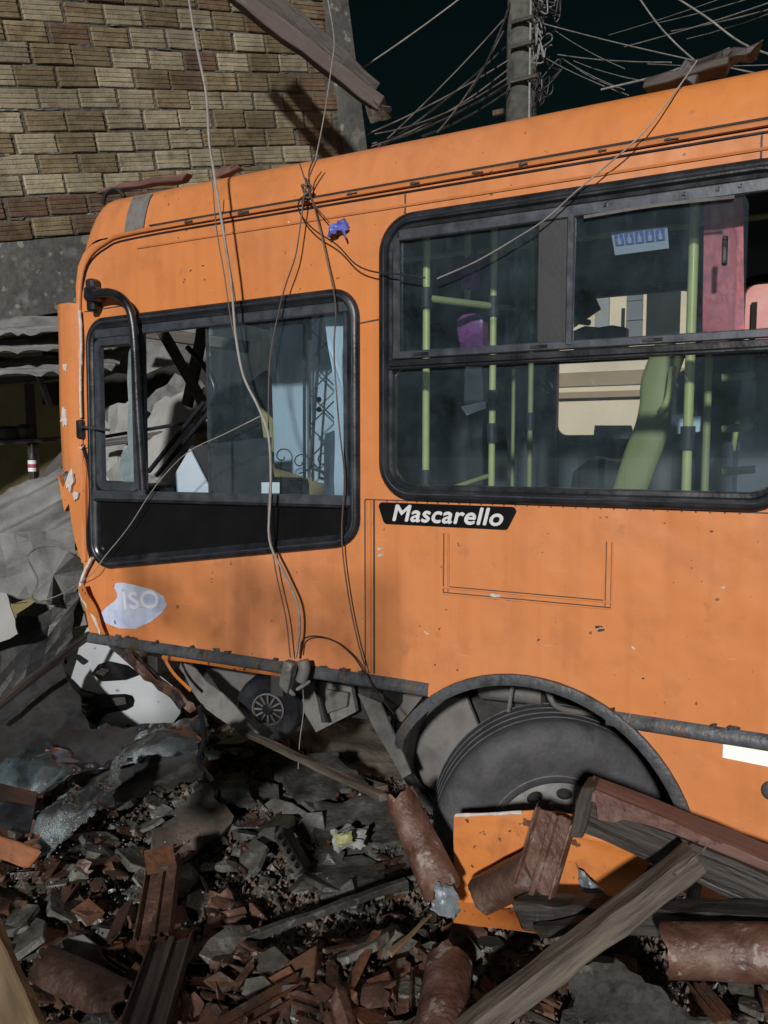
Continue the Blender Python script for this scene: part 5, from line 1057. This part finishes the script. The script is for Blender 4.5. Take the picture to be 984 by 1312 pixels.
tag(bar('plank', PD(-30, 1190, 1.75), PD(42, 1350, 1.6), .10, .03, 'wood_pale', up=-FW, n=6, jit=.003, seed=28), 'pale sawn plank standing in the near rubble', 'plank')
tag(bar('orange_strip', PD(-20, 1078, 2.6), PD(50, 1102, 2.6), .07, .02, 'orange_dirty', up=-FW, n=4, jit=.006, seed=29), 'orange painted strip beside the shattered windscreen', 'strip')
tag(bar('black_box', PD(-25, 1030, 2.75), PD(42, 1040, 2.8), .14, .10, 'rubber', up=Vector((0, 0, 1)), n=2, jit=.006, seed=30), 'black slab lying on the shattered windscreen', 'slab')

# clay roof tiles ------------------------------------------------
def barrel_geo(L, r0, r1, arc=R(150), th=.013, n=12, m=10, seed=0, ragged=.0):
    rr = random.Random(seed); V, F = [], []; rag0 = [rr.uniform(-ragged, ragged) for _ in range(n + 1)]; rag1 = [rr.uniform(-ragged, ragged) for _ in range(n + 1)]
    for s in (0, 1):
        for j in range(m + 1):
            for i in range(n + 1):
                v = j / m; t = -arc / 2 + arc * i / n; r = r0 + (r1 - r0) * v - th * s; y = L * (v - .5) + (rag0[i] if j == 0 else rag1[i] if j == m else 0)
                dn = .004 * noise.noise(Vector((t * 2.2 + seed, y * 14, s * .2))) if L > .2 else 0; V.append(((r + dn) * math.sin(t), y, (r + dn) * math.cos(t) - r0 * .6))
    k = (n + 1) * (m + 1); w = n + 1
    for j in range(m):
        for i in range(n):
            q = (j * w + i, j * w + i + 1, (j + 1) * w + i + 1, (j + 1) * w + i); F.append(q); F.append(tuple(x + k for x in reversed(q)))
    rim = [i for i in range(w)] + [j * w + n for j in range(1, m + 1)] + [m * w + i for i in range(n - 1, -1, -1)] + [j * w for j in range(m - 1, 0, -1)]
    for a in range(len(rim)): x, y = rim[a], rim[(a + 1) % len(rim)]; F.append((y, x, x + k, y + k))
    return V, F
def pan_geo(L, W, th=.014, seed=0, ragged=.01):
    """flat interlocking tile with raised edges and a middle rib"""
    rr = random.Random(seed); xs = [-.5, -.46, -.42, -.38, -.1, -.06, .06, .1, .38, .42, .46, .5]; hs = [0, .022, .022, 0, 0, .014, .014, 0, 0, .022, .022, 0]; V, F = [], []; m = 8; w = len(xs)
    r0 = [rr.uniform(-ragged, ragged) for _ in xs]; r1 = [rr.uniform(-ragged, ragged) for _ in xs]
    for s in (0, 1):
        for j in range(m + 1):
            for i, x in enumerate(xs): V.append((x * W, L * (j / m - .5) + (r0[i] if j == 0 else r1[i] if j == m else 0), hs[i] - th * s))
    k = w * (m + 1)
    for j in range(m):
        for i in range(w - 1): q = (j * w + i, j * w + i + 1, (j + 1) * w + i + 1, (j + 1) * w + i); F.append(q); F.append(tuple(x + k for x in reversed(q)))
    rim = [i for i in range(w)] + [j * w + w - 1 for j in range(1, m + 1)] + [m * w + i for i in range(w - 2, -1, -1)] + [j * w for j in range(m - 1, 0, -1)]
    for a in range(len(rim)): x, y = rim[a], rim[(a + 1) % len(rim)]; F.append((y, x, x + k, y + k))
    return V, F
def place(name, geo, mat, a, b, up, label, cat, ang=45):
    """lay a piece with its length from a to b and its back turned to 'up'"""
    a, b = Vector(a), Vector(b); y = (b - a).normalized(); x = y.cross(Vector(up)).normalized(); z = x.cross(y)
    me = new_mesh(name, *geo, mat); smooth_by_angle(me, ang); o = bpy.data.objects.new(name, me); COL.objects.link(o)
    m = Matrix((x, y, z)).transposed().to_4x4(); m.translation = (a + b) / 2; o.location = m.to_translation(); o.rotation_euler = m.to_euler(); return tag(o, label, cat)
def seg(p0, p1): return (p1 - p0).length
TC = -FW + Vector((.1, 0, .35))
a, b = PY(512, 1022, -.36), PY(566, 1140, -.48); place('roof_tile', barrel_geo(seg(a, b) * 1.05, .064, .078, R(160), .013, seed=1, ragged=.022), 'tile_pink', a, b, TC + Vector((-.2, 0, 0)), 'large brown barrel tile leaning against the wheel arch', 'roof tile')
a, b = PY(612, 1152, -.40), PY(680, 1118, -.40); place('roof_tile', barrel_geo(seg(a, b) * 1.05, .068, .072, R(170), .013, seed=2, ragged=.006), 'tile', a, b, TC + Vector((0, -.3, .2)), 'short barrel tile lying on the orange skirt panel', 'roof tile')
a, b = PY(683, 1142, -.43), PY(712, 1044, -.38); place('roof_tile', pan_geo(seg(a, b), .15, seed=3, ragged=.012), 'tile_pink', a, b, TC + Vector((-.6, -.1, .1)), 'ribbed clay tile piece standing on the orange skirt panel', 'roof tile', 30)
a, b = PY(852, 1216, -.66), PY(1040, 1222, -.60); place('roof_tile', barrel_geo(seg(a, b), .078, .08, R(215), .013, seed=4, ragged=.012), 'tile_pink', a, b, TC + Vector((0, 0, .3)), 'thick barrel tile with dusty end below the charred plank', 'roof tile')
a, b = PZ(572, 1238, .24), PZ(560, 1330, .22); place('roof_tile', barrel_geo(seg(a, b) * 1.5, .085, .09, R(160), .014, seed=5, ragged=.02), 'tile_pink', a, b, (0, -.3, 1), 'wet barrel tile beside the foot of the long timber', 'roof tile')
a, b = PZ(196, 1200, .22), PZ(210, 1105, .26); place('roof_tile', pan_geo(seg(a, b), .15, seed=6, ragged=.012), 'tile', a, b, (0, -.4, 1), 'brown pan tile lying beneath a square tile chip', 'roof tile', 30)
a, b = PZ(180, 1330, .26), PZ(220, 1205, .24); place('roof_tile', pan_geo(seg(a, b), .16, seed=7, ragged=.012), 'wood_dark', a, b, (.2, -.4, 1), 'blackened pan tile with pale raised edge in the near rubble', 'roof tile', 30)
a, b = PZ(188, 1105, .30), PZ(222, 1098, .30); place('tile_chip', box_geo((-.055, -.06, -.01), (.055, .06, .012)), 'clay', a, b, (.1, -.5, 1), 'square clay chip on the end of the brown pan tile', 'tile chip')
a, b = PZ(60, 1235, .22), PZ(150, 1280, .20); place('roof_tile', barrel_geo(seg(a, b) * 1.2, .07, .08, R(140), .014, seed=8, ragged=.02), 'tile', a, b, (0, -.5, 1), 'dark red barrel tile near the pale sawn plank', 'roof tile')
a, b = PZ(275, 1330, .24), PZ(390, 1262, .22); place('roof_tile', pan_geo(seg(a, b), .09, seed=9, ragged=.012), 'clay', a, b, (0, -.5, 1), 'long narrow clay tile strip in the near rubble', 'roof tile', 30)
a, b = PZ(500, 1222, .20), PZ(552, 1172, .22); tag(bar('wood_splinter', a, b, .03, .012, 'wood_pale', up=Vector((0, -.6, 1)), n=4, jit=.004, seed=3, taper=.4), 'tan pointed wood splinter near the folded skirt panel', 'splinter')
a, b = PZ(440, 1280, .22), PZ(478, 1200, .22); place('roof_tile', barrel_geo(seg(a, b) * 1.1, .03, .03, R(120), .010, seed=10, ragged=.012), 'clay', a, b, (-.4, -.5, 1), 'thin curved clay shard standing in the near rubble', 'tile shard')
a, b = PZ(890, 1262, .2), PZ(930, 1310, .2); place('tile_chip', pan_geo(.16, .06, seed=12, ragged=.015), 'clay', a, b, (.3, -.6, 1), 'bright clay tile edge below the thick barrel tile', 'tile chip', 30)
a, b = PZ(740, 1290, .22), PZ(850, 1275, .24); me = crumple('slab', [PZ(728, 1262, .24), PZ(790, 1236, .30), PZ(905, 1322, .24), PZ(760, 1345, .18)], 10, 10, .03, 'slab', None, 44, None, .04, 6, .05); tag(me, 'broken grey slab blotched with lichen below the long timber', 'slab')
sl = [((345, 985), (425, 968), (470, 1010), (380, 1040), .04, 'pale flat plaster slab beneath the thin grey batten'), ((262, 1005), (310, 990), (325, 1030), (268, 1042), .05, 'pale squarish plaster chunk near the fan drum'), ((190, 1080), (262, 1010), (300, 1060), (225, 1110), .06, 'tilted brown plaster slab by the shattered windscreen'), ((400, 1030), (500, 1025), (520, 1080), (410, 1100), .05, 'wide dark plaster slab near the large barrel tile')]
for i, (p0, p1, p2, p3, t, lb) in enumerate(sl): tag(crumple('plaster_slab', [PZ(*p0, .16), PZ(*p1, .18), PZ(*p2, .14), PZ(*p3, .10)], 8, 8, .03, 'plaster' if i != 2 else 'rubble', None, 50 + i, None, .03, 5, .06), lb, 'plaster slab')
# shattered windscreen
gl = thing('windscreen', 'shattered laminated windscreen crumpled over the rubble', 'windscreen', PZ(180, 1040, .2))
crumple('pane', [PD(-40, 1000, 3.3), PD(205, 935, 3.55), PD(150, 985, 3.2), PD(-40, 1060, 2.95)], 30, 16, .12, 'glass_cracked', gl, 61, None, .004, 2.5, .03)
crumple('pane', [PD(40, 1055, 2.85), PD(160, 975, 3.15), PD(150, 1050, 2.8), PD(60, 1110, 2.6)], 24, 16, .10, 'glass_cracked', gl, 67, None, .004, 3, .06)
crumple('pane', [PD(130, 930, 3.6), PD(262, 925, 3.5), PD(255, 965, 3.3), PD(140, 985, 3.3)], 18, 8, .08, 'glass_cracked', gl, 71, None, .004, 3, .06)
tube('rubber_edge', [PD(x, y, 3.3) for x, y in ((255, 905), (262, 945), (255, 975), (272, 1000))], .012, 'rubber', gl, 6)
crumple('dark_trim', [PD(60, 940, 3.6), PD(260, 935, 3.55), PD(262, 1000, 3.25), PD(120, 1030, 3.1)], 20, 10, .06, 'tarp', gl, 75, None, .006, 2.5, .05)
tag(crumple('plastic_bag', [PZ(425, 1065, .2), PZ(468, 1055, .24), PZ(468, 1085, .2), PZ(430, 1090, .17)], 10, 8, .05, 'bag', None, 80, None, .003, 14, .08), 'torn white plastic bag in the rubble near the large barrel tile', 'plastic bag')
tag(crumple('plastic_bag', [PZ(428, 1070, .235), PZ(452, 1064, .25), PZ(452, 1080, .225), PZ(432, 1084, .20)], 8, 6, .03, 'olive', None, 82, None, .003, 14, .1), 'yellow wrapper scrap on the torn white plastic bag', 'wrapper')
tag(crumple('foil_scrap', [PY(562, 1135, -.50), PY(580, 1135, -.50), PY(585, 1178, -.56), PY(560, 1172, -.56)], 8, 10, .06, 'foil', None, 84, None, .003, 16, .08), 'crumpled bluish plastic scrap at the foot of the large barrel tile', 'plastic scrap')
tag(crumple('foil_scrap', [PY(735, 1108, -.28), PY(775, 1140, -.30), PY(780, 1152, -.32), PY(745, 1145, -.31)], 8, 6, .05, 'foil', None, 86, None, .003, 16, .1), 'crumpled bluish scrap on the orange skirt panel', 'plastic scrap')
# hollow brick end in the rubble
hbp = PZ(370, 1090, .2); hb = thing('hollow_brick', 'broken hollow brick showing a row of round holes', 'brick', hbp - Vector((0, 0, .05)))
hm = Matrix.Translation(hbp) @ Matrix.Rotation(R(42), 4, 'Y') @ Matrix.Rotation(R(-25), 4, 'X') @ Matrix.Rotation(R(-20), 4, 'Z')
def hcirc(x, z, r, n=10): return [(x + r * math.cos(2 * math.pi * k / n), z + r * math.sin(2 * math.pi * k / n)) for k in range(n)]
v, f = plate_geo([(-.11, -.03), (.11, -.03), (.11, .03), (-.11, .03)], [hcirc(-.08 + .04 * k, .0, .014) for k in range(5)], 0, .09); me = new_mesh('block', v, f, 'plaster'); me.transform(hm); obj('block', me, hb)
v, f = box_geo((-.108, .085, -.028), (.108, .095, .028)); me = new_mesh('core', v, f, 'void'); me.transform(hm); obj('core', me, hb)

# ------------------------------------------------------------------ scattered rubble
rs = random.Random(42)
def shard_mesh(seed, kind):
    rr = random.Random(seed)
    if kind == 'tile':
        return barrel_geo(rr.uniform(.06, .15), rr.uniform(.07, .1), rr.uniform(.07, .1), R(rr.uniform(25, 75)), .013, 5, 3, seed, .018)
    if kind == 'pan': return pan_geo(rr.uniform(.12, .26), rr.uniform(.08, .15), .014, seed, .03)
    if kind == 'flat':
        n = rr.randint(4, 6); a0 = rr.random() * 6; pts = [(rr.uniform(.04, .085) * math.cos(a0 + 6.283 * k / n), rr.uniform(.03, .07) * math.sin(a0 + 6.283 * k / n)) for k in range(n)]
        v, f = plate_geo(pts, (), 0, rr.uniform(.012, .03)); return [(x, z, y + rr.uniform(-.003, .003)) for x, y, z in v], f
    if kind == 'bigflat':
        n = rr.randint(5, 8); a0 = rr.random() * 6; pts = [(rr.uniform(.09, .17) * math.cos(a0 + 6.283 * k / n), rr.uniform(.07, .13) * math.sin(a0 + 6.283 * k / n)) for k in range(n)]
        v, f = plate_geo(pts, (), 0, rr.uniform(.015, .035)); return [(x + rr.uniform(-.006, .006), z, y + rr.uniform(-.004, .004)) for x, y, z in v], f
    if kind == 'brick':
        v, f = box_geo((-.05 * rr.uniform(.6, 1.4), -.04, -.03), (.06 * rr.uniform(.6, 1.3), .045, .035)); return [(x + rr.uniform(-.02, .02), y + rr.uniform(-.015, .015), z + rr.uniform(-.015, .015)) for x, y, z in v], f
    if kind == 'chunk':
        bm = bmesh.new(); bmesh.ops.create_icosphere(bm, subdivisions=1, radius=rr.uniform(.04, .085))
        for v in bm.verts: v.co = v.co * (1 + rr.uniform(-.4, .3)); v.co.z *= .5
        V = [tuple(v.co) for v in bm.verts]; F = [tuple(v.index for v in fc.verts) for fc in bm.faces]; bm.free(); return V, F
    if kind == 'splinter':
        L = rr.uniform(.12, .34); return bar_geo((0, -L / 2, 0), (0, L / 2, 0), rr.uniform(.015, .035), rr.uniform(.01, .022), n=2, jit=.004, seed=seed, taper=rr.uniform(.3, 1))
KINDS = [('tile_fragment', 'pan', 'tile', 8, 60, 'ribbed clay tile fragment', 'tile fragment', 'ribbed tile fragments'),
         ('slab_piece', 'bigflat', 'plaster', 10, 110, 'broad broken plaster slab', 'plaster slab', 'plaster slabs'),
         ('tile_shard', 'tile', 'tile', 12, 190, 'broken clay tile shard', 'tile shard', 'clay tile shards'),
         ('plaster_piece', 'flat', 'plaster', 10, 170, 'flat grey plaster piece', 'plaster piece', 'plaster pieces'),
         ('brick_fragment', 'brick', 'clay', 8, 80, 'chunky brown brick fragment', 'brick fragment', 'brick fragments'),
         ('mortar_lump', 'chunk', 'plaster', 8, 120, 'rough grey mortar lump', 'mortar lump', 'mortar lumps'),
         ('wood_splinter', 'splinter', 'wood_dark', 8, 90, 'thin dark wood splinter', 'splinter', 'wood splinters')]
def visible(x, y, z, m=30):
    u, v, d = px_of((x, y, z)); return d > .5 and -m < u < PW + m and 780 < v < PH + m
ZONES = [(-.75, -.75, 'at the foot of the fallen orange skirt panel'), (-1.35, -.75, 'around the large leaning barrel tile'), (-.2, -1.15, 'along the long grey timber'), (-2.0, .1, 'under the bus floor by the fan drum'),
         (-2.7, -.45, 'beside the shattered windscreen'), (-1.45, -1.25, 'along the mossy striped batten'), (-2.1, -1.2, 'round the brown pan tile'), (-1.75, -.55, 'below the thin grey batten'), (-1.9, -1.6, 'near the pale sawn plank'), (-1.0, -1.4, 'beside the wet barrel tile'), (-3.3, .5, 'around the crushed white bumper')]
def zone(x, y): return min(ZONES, key=lambda q: (q[0] - x) ** 2 + (q[1] - y) ** 2)[2]
for nm, kind, mat, nv, count, lb, cat, grp in KINDS:
    meshes = []
    for s in range(nv):
        v, f = shard_mesh(100 + s * 7 + len(nm), kind); me = new_mesh(nm, v, f, mat)
        if kind in ('tile', 'pan'): smooth_by_angle(me, 30)
        else:
            bm = bmesh.new(); bm.from_mesh(me); bmesh.ops.recalc_face_normals(bm, faces=bm.faces); bm.to_mesh(me); bm.free()
            if kind in ('flat', 'brick', 'bigflat'): bevel_mesh(me, .003, 1)
        meshes.append(me)
    done = 0; tries = 0
    while done < count and tries < 20000:
        tries += 1
        x, y = rs.uniform(-4.2, .35), rs.uniform(-1.9, 1.0); h = H(x, y)
        near = max(0, min(1, (-.25 - y) / 1.0))
        if kind in ('tile', 'brick', 'pan') and rs.random() > .12 + .88 * near: continue
        if kind in ('flat', 'chunk', 'bigflat') and rs.random() < .35 * near: continue
        if not visible(x, y, h) or (-1.4 < x < -.2 and -.15 < y < .5): continue
        o = bpy.data.objects.new(nm, rs.choice(meshes)); COL.objects.link(o)
        s = rs.uniform(.6, 1.25) * (1.25 if rs.random() < .12 else 1)
        o.location = (x, y, h + rs.uniform(-.012, .03)); o.rotation_euler = (rs.gauss(0, .3), rs.gauss(0, .3), rs.uniform(0, 6.28)); o.scale = (s, s, s)
        zn = zone(x, y); sz = 'large ' if s > 1.2 else ''; tag(o, sz + lb + ' ' + zn, cat, grp + ' ' + zn + (' (large)' if sz else '')); done += 1
# fine rubble that nobody could count
V, F = [], []
for i in range(26000):
    x, y = rs.uniform(-4.3, .4), rs.uniform(-1.95, 1.2); h = H(x, y)
    if not visible(x, y, h): continue
    s = .005 + .022 * rs.random() ** 2; o = len(V); z = h + rs.uniform(-.005, .015)
    for a, b, c in ((1, .2, -.5), (-.6, .9, -.5), (-.5, -.9, -.4), (.1, .1, .8), (.5, -.7, .4)): V.append((x + s * (a + rs.uniform(-.4, .4)), y + s * (b + rs.uniform(-.4, .4)), z + s * (c + rs.uniform(-.3, .3))))
    F += [(o, o + 1, o + 3), (o + 1, o + 2, o + 3), (o + 2, o + 4, o + 3), (o, o + 3, o + 4), (o, o + 4, o + 2), (o, o + 2, o + 1)]
third = len(F)
o = obj('rubble', new_mesh('rubble', V, F, 'rubble'), recentre=False); tag(o, 'fine wet crumbs of brick and plaster covering the ground', 'rubble', kind='stuff')
# glittering bits of tempered glass
V, F = [], []
for i in range(420):
    if i < 280: x, y = rs.gauss(-2.6, .35), rs.gauss(-.45, .35)
    else: x, y = rs.uniform(-3, .1), rs.uniform(-1.6, .3)
    z = H(x, y) + rs.uniform(.01, .07); s = rs.uniform(.0015, .004); v, f = box_geo((-s, -s, -s), (s, s, s)); m = Matrix.Rotation(rs.random() * 3, 3, 'X') @ Matrix.Rotation(rs.random() * 3, 3, 'Z'); o = len(V)
    V += [tuple(m @ Vector(p) + Vector((x, y, z))) for p in v]; F += [tuple(k + o for k in t) for t in f]
o = obj('glass_crumbs', new_mesh('glass_crumbs', V, F, 'shard'), recentre=False); tag(o, 'glittering crumbs of broken window glass over the rubble', 'glass crumbs', kind='stuff')
